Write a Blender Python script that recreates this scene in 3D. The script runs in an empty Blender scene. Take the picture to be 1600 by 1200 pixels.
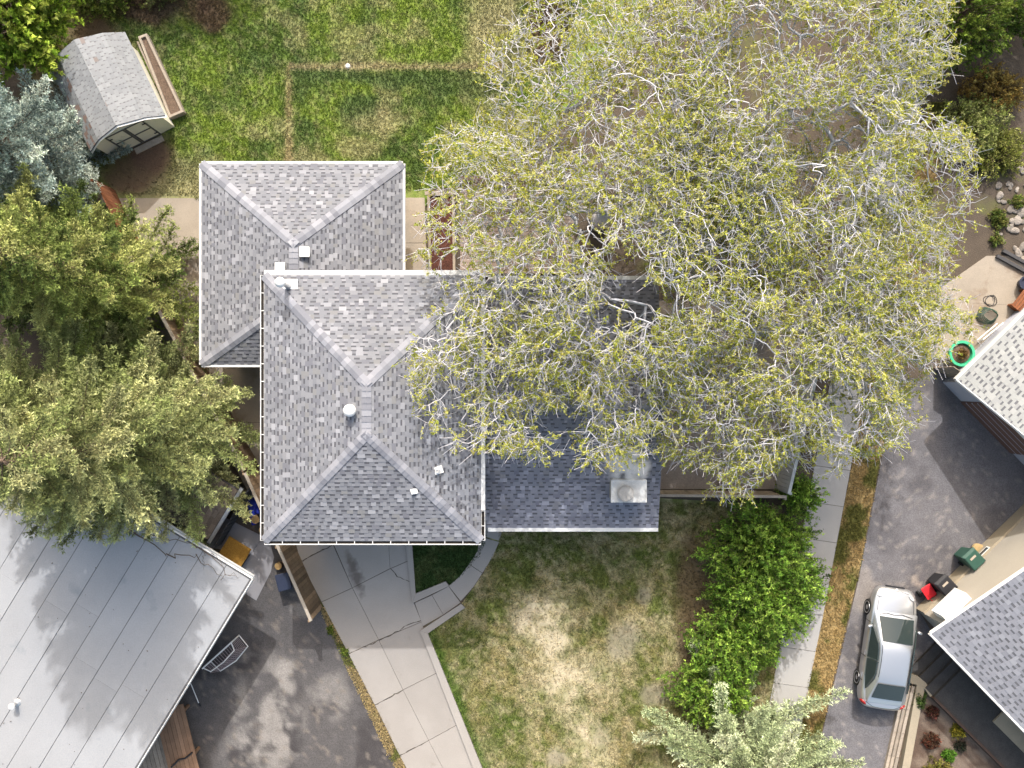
import bpy, bmesh, math, random
import numpy as np
from mathutils import Vector, Matrix

random.seed(7)
RNG = np.random.default_rng(11)
scene = bpy.context.scene
COL = scene.collection
R = math.radians

# ------------------------------------------------------------------ camera
CAM_H = 33.3          # metres above the driveway
PX = 40.0             # photo pixels per metre on the ground
cam_d = bpy.data.cameras.new('camera'); cam_d.sensor_width = 36.0; cam_d.lens = 30.0
cam_d.clip_end = 3000.0; cam_d.clip_start = 0.5
cam = bpy.data.objects.new('camera', cam_d); COL.objects.link(cam)
cam.location = (0, 0, CAM_H); cam.rotation_euler = (0, 0, 0)
scene.camera = cam

# ------------------------------------------------------------------ light
SUN_EL = 42.0
world = bpy.data.worlds.new('World'); scene.world = world; world.use_nodes = True
wn = world.node_tree
sky = wn.nodes.new('ShaderNodeTexSky'); sky.sky_type = 'NISHITA'; sky.sun_disc = False
sky.sun_elevation = R(SUN_EL); sky.sun_rotation = R(0.0)
sky.air_density = 1.7; sky.dust_density = 8.0; sky.ozone_density = 1.0
bg = wn.nodes['Background']; bg.inputs['Strength'].default_value = 0.15
wn.links.new(sky.outputs[0], bg.inputs['Color'])
sun_d = bpy.data.lights.new('sun', 'SUN'); sun_d.energy = 2.0; sun_d.angle = R(0.7); sun_d.color = (1.0, 0.99, 0.98)
sun = bpy.data.objects.new('sun', sun_d); COL.objects.link(sun)
sun.rotation_euler = (-R(90 - SUN_EL), 0, R(-0.5)); sun.location = (0, 30, 30)
vs = scene.view_settings
vs.view_transform = 'Standard'; vs.look = 'None'; vs.gamma = 1.0; vs.use_curve_mapping = False
vs.exposure = 1.08
scene.cycles.volume_bounces = 6

# ------------------------------------------------------------------ helpers
def P(px, py, z=0.0):
    """a spot read off the photo, at its real height above the driveway (metres)"""
    k = 1 - z / CAM_H
    return Vector(((px - 800) / PX * k, -(py - 600) / PX * k, z))

def lin(c):
    c = c / 255.0
    return c / 12.92 if c <= 0.04045 else ((c + 0.055) / 1.055) ** 2.4
def A(r, g, b, f=1.75):
    return (min(lin(r) / f, .85), min(lin(g) / f, .85), min(lin(b) / f, .85))

def hash2(ix, iy, seed):
    n = (ix.astype(np.int64) * 374761393 + iy.astype(np.int64) * 668265263 + seed * 974634777) & 0x7fffffff
    n = ((n ^ (n >> 13)) * 1274126177) & 0x7fffffff
    n = n ^ (n >> 16)
    return (n & 0xffff) / 65535.0
def vnoise(x, y, s=1.0, seed=1):
    x = np.asarray(x, float) * s; y = np.asarray(y, float) * s
    ix = np.floor(x); iy = np.floor(y); fx = x - ix; fy = y - iy
    fx = fx * fx * (3 - 2 * fx); fy = fy * fy * (3 - 2 * fy)
    a = hash2(ix, iy, seed); b = hash2(ix + 1, iy, seed); c = hash2(ix, iy + 1, seed); d = hash2(ix + 1, iy + 1, seed)
    return (a * (1 - fx) + b * fx) * (1 - fy) + (c * (1 - fx) + d * fx) * fy
def fbm(x, y, s=1.0, seed=1, o=4):
    v = 0; a = 1; t = 0
    for i in range(o):
        v = v + a * vnoise(x, y, s * 2 ** i, seed + i * 17); t += a; a *= .55
    return v / t
def sstep(a, b, x):
    t = np.clip((x - a) / (b - a), 0, 1); return t * t * (3 - 2 * t)
def blob(x, y, px, py, rx, ry, ang=0, edge=.5):
    c = P(px, py); dx = x - c.x; dy = y - c.y; ca, sa = math.cos(ang), math.sin(ang)
    u = (dx * ca + dy * sa) / rx; v = (-dx * sa + dy * ca) / ry
    r = np.sqrt(u * u + v * v) + (fbm(x, y, 1.3, 91) - .5) * .9
    return 1 - sstep(1 - edge, 1 + edge * .3, r)
def mixc(a, b, t):
    t = np.asarray(t)[..., None]
    return a * (1 - t) + np.array(b) * t

INV = {}
def root_of(o):
    while o.parent is not None: o = o.parent
    return o
def thing(name, label, cat, loc=(0, 0, 0), rz=0.0, group=None):
    o = bpy.data.objects.new(name, None); COL.objects.link(o)
    o.empty_display_size = .2
    o.location = loc; o.rotation_euler = (0, 0, rz)
    INV[o.name] = (Matrix.Translation(Vector(loc)) @ Matrix.Rotation(rz, 4, 'Z')).inverted()
    return tag(o, label, cat, group)
def tag(o, label=None, cat=None, group=None, kind=None):
    if label: o['label'] = label
    if cat: o['category'] = cat
    if group: o['group'] = group
    if kind: o['kind'] = kind
    return o

def mesh_np(name, V, F, cols=None, smooth=False, mats=None):
    """V (n,3); F (m,k) same-size polygons"""
    V = np.asarray(V, np.float32); F = np.asarray(F, np.int32)
    me = bpy.data.meshes.new(name)
    m, k = F.shape
    me.vertices.add(len(V)); me.vertices.foreach_set('co', V.ravel())
    me.loops.add(m * k); me.loops.foreach_set('vertex_index', F.ravel())
    me.polygons.add(m); me.polygons.foreach_set('loop_start', np.arange(m, dtype=np.int32) * k)
    try: me.polygons.foreach_set('loop_total', np.full(m, k, np.int32))
    except Exception: pass
    if smooth: me.polygons.foreach_set('use_smooth', np.ones(m, bool))
    me.update(calc_edges=True)
    if cols is not None:
        at = me.attributes.new('Col', 'FLOAT_COLOR', 'FACE')
        c = np.ones((m, 4), np.float32); c[:, :3] = cols
        at.data.foreach_set('color', c.ravel())
    return me

def link(name, me, material, parent=None):
    o = bpy.data.objects.new(name, me); COL.objects.link(o)
    if material is not None: me.materials.append(material)
    if parent is not None: o.parent = parent
    return o
def obj_np(name, V, F, material, parent=None, cols=None, smooth=False):
    V = np.asarray(V, float)
    if parent is not None:
        r = root_of(parent)
        if r.name in INV:
            Mi = np.array(INV[r.name]); V = V @ Mi[:3, :3].T + Mi[:3, 3]
    return link(name, mesh_np(name, V, F, cols, smooth), material, parent)

class MB:
    def __init__(s): s.v = []; s.f = []; s.c = []
    def add(s, vs, fs, col=(1, 1, 1)):
        n = len(s.v); s.v += [tuple(v) for v in vs]
        for f in fs: s.f.append(tuple(i + n for i in f)); s.c.append(col)
        return s
    def beam(s, a, b, w, h, up=(0, 0, 1), col=(1, 1, 1)):
        """box from a to b; the line a-b runs through the middle of the section"""
        a = Vector(a); b = Vector(b); d = (b - a).normalized(); up = Vector(up)
        x = d.cross(up)
        if x.length < 1e-5: x = d.cross(Vector((1, 0, 0)))
        x.normalize(); y = x.cross(d).normalized()
        x = x * w / 2; y = y * h / 2
        vs = [a - x - y, a + x - y, a + x + y, a - x + y, b - x - y, b + x - y, b + x + y, b - x + y]
        return s.add(vs, [(0, 1, 2, 3), (7, 6, 5, 4), (0, 4, 5, 1), (1, 5, 6, 2), (2, 6, 7, 3), (3, 7, 4, 0)], col)
    def box(s, c, size, rz=0, col=(1, 1, 1)):
        c = Vector(c); sx, sy, sz = size
        d = Vector((math.cos(rz), math.sin(rz), 0)) * sx / 2
        return s.beam(c - d, c + d, sy, sz, (0, 0, 1), col)
    def prism(s, poly, z0, z1, col=(1, 1, 1)):
        """poly: xy points (any winding)"""
        p = [(q[0], q[1]) for q in poly]
        ar = sum(p[i][0] * p[(i + 1) % len(p)][1] - p[(i + 1) % len(p)][0] * p[i][1] for i in range(len(p)))
        if ar < 0: p = p[::-1]
        n = len(p)
        vs = [(x, y, z0) for x, y in p] + [(x, y, z1) for x, y in p]
        fs = [tuple(range(n - 1, -1, -1)), tuple(range(n, 2 * n))] + [(i, (i + 1) % n, n + (i + 1) % n, n + i) for i in range(n)]
        return s.add(vs, fs, col)
    def solid(s, top, thick, col=(1, 1, 1)):
        """planar 3d polygon (seen from its outside ccw) given thickness along its inner normal"""
        top = [Vector(t) for t in top]; n = (top[1] - top[0]).cross(top[2] - top[0]).normalized()
        k = len(top); bot = [t - n * thick for t in top]
        fs = [tuple(range(k)), tuple(range(2 * k - 1, k - 1, -1))] + [(i, k + i, k + (i + 1) % k, (i + 1) % k) for i in range(k)]
        return s.add(top + bot, fs, col)
    def tube(s, pts, rad, n=6, col=(1, 1, 1), caps=True):
        pts = [Vector(p) for p in pts]
        if not hasattr(rad, '__len__'): rad = [rad] * len(pts)
        rings = []; vs = []; prev = None
        for i, p in enumerate(pts):
            d = (pts[min(i + 1, len(pts) - 1)] - pts[max(i - 1, 0)]).normalized()
            x = d.cross(Vector((0, 0, 1)) if prev is None else prev.cross(d))
            if prev is not None: x = prev - d * prev.dot(d)
            if x.length < 1e-4: x = d.cross(Vector((0.3, 1, 0)))
            x.normalize(); y = d.cross(x); prev = x
            for k in range(n):
                a = 2 * math.pi * k / n
                vs.append(p + (x * math.cos(a) + y * math.sin(a)) * rad[i])
        fs = []
        for i in range(len(pts) - 1):
            for k in range(n):
                fs.append((i * n + k, i * n + (k + 1) % n, (i + 1) * n + (k + 1) % n, (i + 1) * n + k))
        if caps:
            fs.append(tuple(range(n - 1, -1, -1))); b = (len(pts) - 1) * n; fs.append(tuple(range(b, b + n)))
        return s.add(vs, fs, col)
    def lathe(s, c, prof, n=20, col=(1, 1, 1), axis=None):
        c = Vector(c); vs = []; fs = []
        Q = Vector((0, 0, 1)).rotation_difference(Vector(axis)) if axis is not None else None
        for r, z in prof:
            for k in range(n):
                a = 2 * math.pi * k / n; q = Vector((r * math.cos(a), r * math.sin(a), z))
                vs.append(c + (Q @ q if Q else q))
        for i in range(len(prof) - 1):
            for k in range(n): fs.append((i * n + k, i * n + (k + 1) % n, (i + 1) * n + (k + 1) % n, (i + 1) * n + k))
        fs.append(tuple(range(n - 1, -1, -1))); b = (len(prof) - 1) * n; fs.append(tuple(range(b, b + n)))
        return s.add(vs, fs, col)
    def build(s, name, material, parent=None, smooth=False, local=False, bevel=0, cols=False, sub=0):
        vs = s.v
        if parent is not None and not local:
            r = root_of(parent)
            if r.name in INV: vs = [INV[r.name] @ Vector(v) for v in vs]
        me = bpy.data.meshes.new(name); me.from_pydata([tuple(v) for v in vs], [], s.f); me.update()
        if cols:
            at = me.attributes.new('Col', 'FLOAT_COLOR', 'FACE')
            at.data.foreach_set('color', np.array([tuple(c) + (1,) for c in s.c], np.float32).ravel())
        if smooth: me.polygons.foreach_set('use_smooth', [True] * len(me.polygons))
        o = link(name, me, material, parent)
        if bevel:
            m = o.modifiers.new('bevel', 'BEVEL'); m.width = bevel; m.segments = 2; m.limit_method = 'ANGLE'
        if sub:
            m = o.modifiers.new('subsurf', 'SUBSURF'); m.levels = sub; m.render_levels = sub
        return o

# ------------------------------------------------------------------ materials
def mat(name, col=(.5, .5, .5), rough=.85, var=.25, scale=3.0, grain=.15, gscale=60.0, bump=.3, metal=0.0,
        attr=False, spec=.3, coords='world', stain=None, stretch=None, objvar=0.0):
    m = bpy.data.materials.new(name); m.use_nodes = True; nt = m.node_tree; N = nt.nodes; L = nt.links
    b = N['Principled BSDF']; b.inputs['Roughness'].default_value = rough; b.inputs['Metallic'].default_value = metal
    b.inputs['Specular IOR Level'].default_value = spec
    if coords == 'world': src = N.new('ShaderNodeNewGeometry').outputs['Position']
    else: src = N.new('ShaderNodeTexCoord').outputs['Object']
    if stretch:
        mp = N.new('ShaderNodeMapping'); mp.inputs['Scale'].default_value = stretch
        if len(stretch) == 4: pass
        L.new(src, mp.inputs['Vector']); src = mp.outputs[0]
    def noise(sc, det, seed):
        n = N.new('ShaderNodeTexNoise'); n.inputs['Scale'].default_value = sc; n.inputs['Detail'].default_value = det
        n.inputs['Roughness'].default_value = .6
        L.new(src, n.inputs['Vector']); return n.outputs['Fac']
    def math_(op, a, bb, c=None):
        q = N.new('ShaderNodeMath'); q.operation = op
        for i, t in enumerate((a, bb, c)):
            if t is None: continue
            if isinstance(t, (int, float)): q.inputs[i].default_value = t
            else: L.new(t, q.inputs[i])
        return q.outputs[0]
    big = noise(scale, 5, 0); fine = noise(gscale, 3, 1)
    f = math_('MULTIPLY_ADD', math_('SUBTRACT', big, .5), var * 3.2, 1.0)
    f = math_('MULTIPLY', f, math_('MULTIPLY_ADD', math_('SUBTRACT', fine, .5), grain * 4, 1.0))
    if objvar:
        oi = N.new('ShaderNodeObjectInfo')
        f = math_('MULTIPLY', f, math_('MULTIPLY_ADD', math_('SUBTRACT', oi.outputs['Random'], .5), objvar * 2, 1.0))
    f = math_('MAXIMUM', f, .15)
    mx = N.new('ShaderNodeVectorMath'); mx.operation = 'SCALE'
    if attr:
        at = N.new('ShaderNodeAttribute'); at.attribute_name = 'Col'; L.new(at.outputs['Color'], mx.inputs[0])
    else: mx.inputs[0].default_value = col
    L.new(f, mx.inputs['Scale']); out = mx.outputs[0]
    if stain:
        sc, thr, scol = stain
        sn = noise(sc, 6, 3); rp = N.new('ShaderNodeMapRange'); rp.inputs['From Min'].default_value = thr; rp.inputs['From Max'].default_value = thr + .12
        L.new(sn, rp.inputs['Value'])
        mm = N.new('ShaderNodeMix'); mm.data_type = 'RGBA'; L.new(rp.outputs[0], mm.inputs['Factor'])
        L.new(out, mm.inputs['A']); mm.inputs['B'].default_value = tuple(scol) + (1,); out = mm.outputs['Result']
    L.new(out, b.inputs['Base Color'])
    if bump:
        bp = N.new('ShaderNodeBump'); bp.inputs['Strength'].default_value = bump; bp.inputs['Distance'].default_value = .02
        L.new(fine, bp.inputs['Height']); L.new(bp.outputs[0], b.inputs['Normal'])
    return m
def leaf_mat(name, trans=.3, rough=.6):
    m = bpy.data.materials.new(name); m.use_nodes = True; nt = m.node_tree; N = nt.nodes; L = nt.links
    b = N['Principled BSDF']; b.inputs['Roughness'].default_value = rough; b.inputs['Specular IOR Level'].default_value = .2
    at = N.new('ShaderNodeAttribute'); at.attribute_name = 'Col'
    n = N.new('ShaderNodeTexNoise'); n.inputs['Scale'].default_value = 25
    g = N.new('ShaderNodeNewGeometry'); L.new(g.outputs['Position'], n.inputs['Vector'])
    ma = N.new('ShaderNodeMath'); ma.operation = 'MULTIPLY_ADD'; ma.inputs[1].default_value = .9; ma.inputs[2].default_value = .55
    L.new(n.outputs['Fac'], ma.inputs[0])
    sc = N.new('ShaderNodeVectorMath'); sc.operation = 'SCALE'; L.new(at.outputs['Color'], sc.inputs[0]); L.new(ma.outputs[0], sc.inputs['Scale'])
    L.new(sc.outputs[0], b.inputs['Base Color'])
    t = N.new('ShaderNodeBsdfTranslucent'); L.new(sc.outputs[0], t.inputs['Color'])
    mx = N.new('ShaderNodeMixShader'); mx.inputs[0].default_value = trans
    L.new(b.outputs[0], mx.inputs[1]); L.new(t.outputs[0], mx.inputs[2])
    L.new(mx.outputs[0], N['Material Output'].inputs['Surface'])
    return m
def glass_mat(name, col=(.02, .03, .035), rough=.06):
    m = bpy.data.materials.new(name); m.use_nodes = True; b = m.node_tree.nodes['Principled BSDF']
    b.inputs['Base Color'].default_value = tuple(col) + (1,); b.inputs['Roughness'].default_value = rough
    b.inputs['Specular IOR Level'].default_value = .6
    return m

M = {}
M['soil'] = mat('soil', A(106, 95, 84), .95, .3, .7, .3, 22, .8, stain=(.35, .56, A(112, 114, 72)))
M['attr_ground'] = mat('lawn ground', attr=True, rough=.95, var=.16, scale=5, grain=.28, gscale=28, bump=.9)
M['attr_asphalt'] = mat('weathered asphalt', attr=True, rough=.9, var=.2, scale=2.2, grain=.3, gscale=22, bump=.4, stain=(26, .68, A(160, 154, 148)))
M['grass'] = leaf_mat('grass blades', .25, .7)
M['concrete'] = mat('concrete', A(210, 203, 196, 2.35), .9, .09, .8, .07, 30, .25, stain=(1.1, .64, A(190, 181, 172, 2.35)), objvar=.05)
M['concrete_old'] = mat('stained concrete', A(206, 194, 178, 2.2), .9, .14, 1.2, .1, 25, .3, stain=(.8, .55, A(176, 156, 136, 2.2)), objvar=.05)
M['concrete_dirty'] = mat('dusty patio concrete', A(178, 166, 156), .95, .25, .9, .15, 18, .4, stain=(.6, .56, A(120, 104, 92)))
M['walk'] = mat('sidewalk concrete', A(216, 214, 212, 2.2), .9, .05, .8, .05, 30, .2, objvar=.03)
M['patio'] = mat('grey patio slab', A(170, 168, 172), .85, .1, 2.2, .06, 40, .15)
M['shingle'] = mat('asphalt shingle', attr=True, rough=.92, var=.11, scale=.55, grain=.1, gscale=50, bump=.35)
M['roof_under'] = mat('roof underlay', (.10, .10, .105), .95, .1, 2)
M['white_metal'] = mat('white painted metal', (.74, .74, .73), .5, .05, 2, .03, 20, .05)
M['gutter'] = mat('white gutter', (.56, .56, .555), .5, .07, 1.5, .04, 20, .05)
M['gutter_dirt_shade'] = mat('gutter litter and painted shade', (.022, .018, .015), .9, .4, 8, .3, 40, .5)  # litter colour taken near black, the trough's depth shade included in it
M['siding'] = mat('cream stucco', A(222, 214, 200, 2.1), .9, .05, 1.5, .07, 35, .3)
M['foundation'] = mat('concrete foundation', A(190, 178, 156), .95, .12, 1.6, .1, 25, .3)
M['blue_siding'] = mat('pale blue grey siding', A(186, 190, 204, 1.3), .7, .04, 2)
M['dark_siding'] = mat('dark grey siding', (.06, .06, .065), .8, .15, 3)
M['brown_door'] = mat('brown garage door', A(112, 88, 80, 1.2), .7, .1, 4)
M['fence'] = mat('weathered cedar', A(142, 120, 96, 1.4), .9, .3, 3.5, .25, 30, .4, objvar=.4)
M['fence_cap'] = mat('grey fence cap', A(200, 188, 172), .9, .12, 2.5, .1, 30, .3)
M['fence_red'] = mat('red cedar fence', A(150, 96, 66, 1.6), .9, .25, 3.5, .2, 30, .3, objvar=.25)
M['grey_wood'] = mat('silvered timber', A(176, 164, 150, 1.5), .92, .18, 3, .2, 28, .4, objvar=.18)
M['fence_white'] = mat('pale grey fence boards', A(205, 207, 206, 1.6), .8, .08, 2.5, .06, 28, .2, objvar=.06)
M['deck'] = mat('worn brown deck boards', A(170, 154, 144, 1.7), .9, .2, 2.2, .18, 26, .3, objvar=.2)
M['stair_wood'] = mat('stained stair boards', A(160, 128, 104, 1.6), .85, .22, 2.8, .2, 26, .3, objvar=.2)
M['mulch'] = mat('red bark mulch', A(92, 58, 50, 1.6), .98, .4, 6, .5, 24, 1.0)
M['soil_dark'] = mat('garden soil', A(118, 100, 86, 1.5), .98, .3, 4, .4, 24, 1.0)
M['bark'] = mat('pale grey bark', (.52, .515, .55), .9, .15, 6, .2, 40, .3)
M['bark_dark'] = mat('dark conifer bark', (.11, .08, .06), .95, .3, 6, .3, 30, .5)
M['leaf'] = leaf_mat('leaves', .35)
M['needle'] = leaf_mat('needles', .15, .7)
M['black_plastic'] = mat('black plastic', (.022, .022, .026), .55, .15, 4, .08, 40, .1, coords='object')
M['green_plastic'] = mat('green plastic', A(52, 86, 76, 1.2), .5, .1, 4, .06, 40, .1, coords='object')
M['red_plastic'] = mat('red plastic', (.55, .02, .03), .45, .1, 4, coords='object')
M['blue_plastic'] = mat('dark blue plastic', (.028, .036, .065), .5, .1, 4, coords='object')
M['tarp'] = mat('royal blue tarp', (.015, .03, .32), .6, .3, 5, coords='object')
M['pot_green'] = mat('bright green resin', (.05, .40, .22), .5, .15, 5, coords='object')
M['steel'] = mat('galvanised steel', (.55, .56, .58), .4, .15, 4, metal=.7)
M['rubber'] = mat('tyre rubber', (.02, .02, .021), .9, .1, 10, coords='object')
M['alloy'] = mat('wheel alloy', (.5, .51, .53), .35, .05, 8, metal=.8, coords='object')
M['osb'] = mat('oriented strand board', A(196, 148, 66), .85, .3, 16, .3, 40, .2)
M['cut_wood'] = mat('cut log end', A(214, 178, 122), .9, .15, 10, .15, 40, .2)
M['roll_roof'] = mat('rolled grey roofing', A(206, 208, 212, 2.2), .9, .08, .6, .06, 25, .2, stain=(.9, .62, A(184, 190, 196, 2.2)), objvar=.045)
M['wood_shake'] = mat('old grey brown shakes', A(150, 138, 128, 1.5), .9, .2, 4, .2, 30, .3, objvar=.3)
M['stone'] = mat('garden stone', A(168, 160, 152), .9, .2, 5, .2, 25, .5, objvar=.25)
M['black_step'] = mat('black asphalt steps', (.05, .048, .047), .9, .25, 2.5, .25, 30, .4)
M['edge_wood'] = mat('brown edging timber', A(96, 78, 70, 1.6), .9, .2, 5)
M['paint_silver'] = mat('silver car paint', (.52, .53, .545), .3, .02, 2, .02, 200, 0, metal=.75, spec=.6, coords='object')
M['car_glass'] = glass_mat('car glass', (.025, .035, .035), .04)
M['head_lamp'] = glass_mat('head lamp lens', (.45, .46, .47), .1)
M['tail_lamp'] = glass_mat('tail lamp lens', (.28, .01, .01), .12)
M['window_glass'] = glass_mat('window glass', (.05, .06, .07), .05)
M['hose'] = mat('dark green hose', (.02, .05, .035), .5, .1, 5)

def spot(mt, spots):
    nt = mt.node_tree; N = nt.nodes; L = nt.links; b = N['Principled BSDF']; src = b.inputs['Base Color'].links[0].from_socket
    g = N.new('ShaderNodeNewGeometry'); nz = N.new('ShaderNodeTexNoise'); nz.inputs['Scale'].default_value = 3.5; nz.inputs['Detail'].default_value = 6
    L.new(g.outputs['Position'], nz.inputs['Vector'])
    for (c, rx, ry, rot, col, amt) in spots:
        mp = N.new('ShaderNodeMapping'); mp.vector_type = 'TEXTURE'; mp.inputs['Location'].default_value = c; mp.inputs['Rotation'].default_value = (0, 0, rot); mp.inputs['Scale'].default_value = (rx, ry, 1)
        L.new(g.outputs['Position'], mp.inputs['Vector']); ln = N.new('ShaderNodeVectorMath'); ln.operation = 'LENGTH'; L.new(mp.outputs[0], ln.inputs[0])
        ad = N.new('ShaderNodeMath'); ad.operation = 'MULTIPLY_ADD'; ad.inputs[1].default_value = 1.6; L.new(nz.outputs['Fac'], ad.inputs[0]); L.new(ln.outputs['Value'], ad.inputs[2])
        mr_ = N.new('ShaderNodeMapRange'); mr_.inputs['From Min'].default_value = 1.75; mr_.inputs['From Max'].default_value = 1.15; mr_.inputs['To Max'].default_value = amt; L.new(ad.outputs[0], mr_.inputs['Value'])
        mx = N.new('ShaderNodeMix'); mx.data_type = 'RGBA'; L.new(mr_.outputs[0], mx.inputs['Factor']); L.new(src, mx.inputs['A']); mx.inputs['B'].default_value = tuple(col) + (1,); src = mx.outputs['Result']
    L.new(src, b.inputs['Base Color'])
spot(M['concrete'], [((*P(556, 898)[:2], 0), .30, 1.0, .35, (.10, .085, .075), .8), ((*P(545, 872)[:2], 0), .2, .5, .3, (.14, .12, .10), .6), ((*P(590, 1060)[:2], 0), .5, 1.6, .5, (.30, .28, .26), .35), ((*P(660, 1140)[:2], 0), .6, 1.2, .5, (.32, .30, .28), .3)])

# ------------------------------------------------------------------ ground sheets
def clip_poly(poly, axis, val, keep_less):
    out = []
    for i in range(len(poly)):
        a = poly[i]; b = poly[(i + 1) % len(poly)]
        ia = (a[axis] <= val) == keep_less or a[axis] == val; ib = (b[axis] <= val) == keep_less or b[axis] == val
        if ia: out.append(a)
        if ia != ib:
            t = (val - a[axis]) / (b[axis] - a[axis]); out.append(tuple(a[k] + t * (b[k] - a[k]) for k in range(2)))
    return out
def in_poly(x, y, poly):
    inside = np.zeros(len(x), bool); n = len(poly)
    for i in range(n):
        x0, y0 = poly[i]; x1, y1 = poly[(i + 1) % n]
        if y0 == y1: continue
        c = ((y0 > y) != (y1 > y)) & (x < (x1 - x0) * (y - y0) / (y1 - y0) + x0)
        inside ^= c
    return inside
def ground_patch(name, pix, z, colf, material, step=.16):
    poly = [tuple(P(*p)[:2]) for p in pix]
    bm = bmesh.new()
    bm.faces.new([bm.verts.new((x, y, z)) for x, y in poly]); bm.normal_update()
    f = bm.faces[:][0]
    if f.normal.z < 0: f.normal_flip()
    xs = [p[0] for p in poly]; ys = [p[1] for p in poly]
    for ax, lo, hi in ((0, min(xs), max(xs)), (1, min(ys), max(ys))):
        t = lo + step
        while t < hi:
            co = [0, 0, 0]; no = [0, 0, 0]; co[ax] = t; no[ax] = 1
            bmesh.ops.bisect_plane(bm, geom=bm.verts[:] + bm.edges[:] + bm.faces[:], plane_co=co, plane_no=no)
            t += step
    me = bpy.data.meshes.new(name); bm.to_mesh(me); bm.free()
    n = len(me.vertices); co = np.empty(n * 3); me.vertices.foreach_get('co', co); co = co.reshape(-1, 3)
    at = me.attributes.new('Col', 'FLOAT_COLOR', 'POINT')
    c = np.ones((n, 4), np.float32); c[:, :3] = colf(co[:, 0], co[:, 1]); at.data.foreach_set('color', c.ravel())
    o = link(name, me, material); return tag(o, kind='structure'), poly

def grass_tufts(name, label, poly, z, colf, density, hgt=.06, bare=None):
    xs = [p[0] for p in poly]; ys = [p[1] for p in poly]
    n = int((max(xs) - min(xs)) * (max(ys) - min(ys)) * density)
    x = RNG.uniform(min(xs), max(xs), n); y = RNG.uniform(min(ys), max(ys), n)
    k = in_poly(x, y, poly); x = x[k]; y = y[k]
    if bare is not None:
        k = RNG.random(len(x)) > bare(x, y); x = x[k]; y = y[k]
    c = colf(x, y); n = len(x); B = 3
    x = np.repeat(x, B); y = np.repeat(y, B); c = np.repeat(c, B, 0)
    a = RNG.uniform(0, 2 * np.pi, n * B); ln = hgt * RNG.uniform(.6, 1.5, n * B); w = RNG.uniform(.012, .022, n * B)
    lean = RNG.uniform(.3, 1.1, n * B)
    ox = RNG.normal(0, .02, n * B); oy = RNG.normal(0, .02, n * B)
    V = np.empty((n * B, 3, 3))
    V[:, 0] = np.stack([x + ox - np.sin(a) * w, y + oy + np.cos(a) * w, np.full(n * B, z)], 1)
    V[:, 1] = np.stack([x + ox + np.sin(a) * w, y + oy - np.cos(a) * w, np.full(n * B, z)], 1)
    V[:, 2] = np.stack([x + ox + np.cos(a) * ln * lean, y + oy + np.sin(a) * ln * lean, z + ln], 1)
    c = c * RNG.uniform(.6, 1.6, (n * B, 1))
    o = obj_np(name, V.reshape(-1, 3), np.arange(n * B * 3).reshape(-1, 3), M['grass'], None, c)
    return tag(o, label, 'grass', kind='stuff')

mb = MB(); mb.add([(-400, -400, 0), (400, -400, 0), (400, 400, 0), (-400, 400, 0)], [(0, 1, 2, 3)])
tag(mb.build('ground', M['soil']), kind='structure')

G_BRIGHT = np.array(A(140, 164, 64)); G_DARK = np.array(A(110, 136, 58)); G_STRAW = np.array(A(200, 190, 144)); G_DEEP = np.array(A(92, 116, 64))
def back_col(x, y):
    x = np.asarray(x); y = np.asarray(y)
    c = np.zeros((len(x), 3)) + G_BRIGHT
    c = mixc(c, G_DARK, sstep(.42, .62, fbm(x, y, .45, 3)))
    c = mixc(c, G_DEEP, sstep(.52, .7, fbm(x, y, 1.1, 8)) * .6)
    c = mixc(c, G_STRAW, sstep(.54, .72, fbm(x, y, .8, 21)) * .5)
    c = mixc(c, G_STRAW, sstep(.55, .8, vnoise(x, y, 7, 22)) * .3); c = mixc(c, G_DEEP, sstep(.6, .85, vnoise(x, y, 5, 23)) * .4)
    for b in ((780, 70, 1.3, 2.0), (770, 10, 1.2, 1.2), (590, 190, 1.3, .7), (560, 230, 1.0, .5), (300, 280, 2.4, 1.0), (240, 300, 2.0, .6)):
        c = mixc(c, G_STRAW, blob(x, y, *b) * .55)
    for b in ((470, 130, .7, 1.0), (540, 120, 2.4, .35), (600, 125, 2, .4), (560, 165, .9, .6), (700, 130, 2.5, .9)):
        c = mixc(c, G_DEEP, blob(x, y, *b) * .75)
    brown = A(116, 92, 76, 1.6)
    for b in ((205, 268, 1.6, 1.1), (230, 240, .9, .8), (330, 20, .9, .8), (240, 10, 2.2, .9), (860, 40, 1.0, 2.2), (90, 180, 2, 3), (180, 120, 1.2, 4, .5)):
        c = mixc(c, brown, blob(x, y, *b) * .9)
    # worn edge of an old sod square
    p0 = P(452, 104); e1 = np.abs(y - p0.y) + (vnoise(x, y, 3, 5) - .5) * .12; e2 = np.abs(x - p0.x) + (vnoise(x, y, 3, 6) - .5) * .12
    c = mixc(c, A(196, 180, 140), (1 - sstep(.05, .2, e1)) * (x > p0.x) * (x < P(790, 0).x) * .75)
    c = mixc(c, A(190, 172, 130), (1 - sstep(.05, .18, e2)) * (y < p0.y) * .75)
    return c
o, back_poly = ground_patch('back_lawn', [(60, -260), (1020, -260), (1010, 60), (860, 200), (730, 290), (668, 296), (668, 322), (180, 322), (120, 240), (40, 100)], .012, back_col, M['attr_ground'], .2)
grass_tufts('grass', 'green back lawn grass behind the grey-shingled house', [tuple(P(*p)[:2]) for p in ((60, -110), (930, -110), (860, 200), (730, 290), (668, 296), (600, 300), (560, 330), (330, 330), (300, 306), (190, 306), (120, 240), (40, 100))], .012, back_col, 350, .06,
            lambda x, y: np.clip(blob(x, y, 205, 268, 1.6, 1.1) + blob(x, y, 180, 120, 1.2, 4, .5) + blob(x, y, 90, 180, 2, 3), 0, .97))

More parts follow.
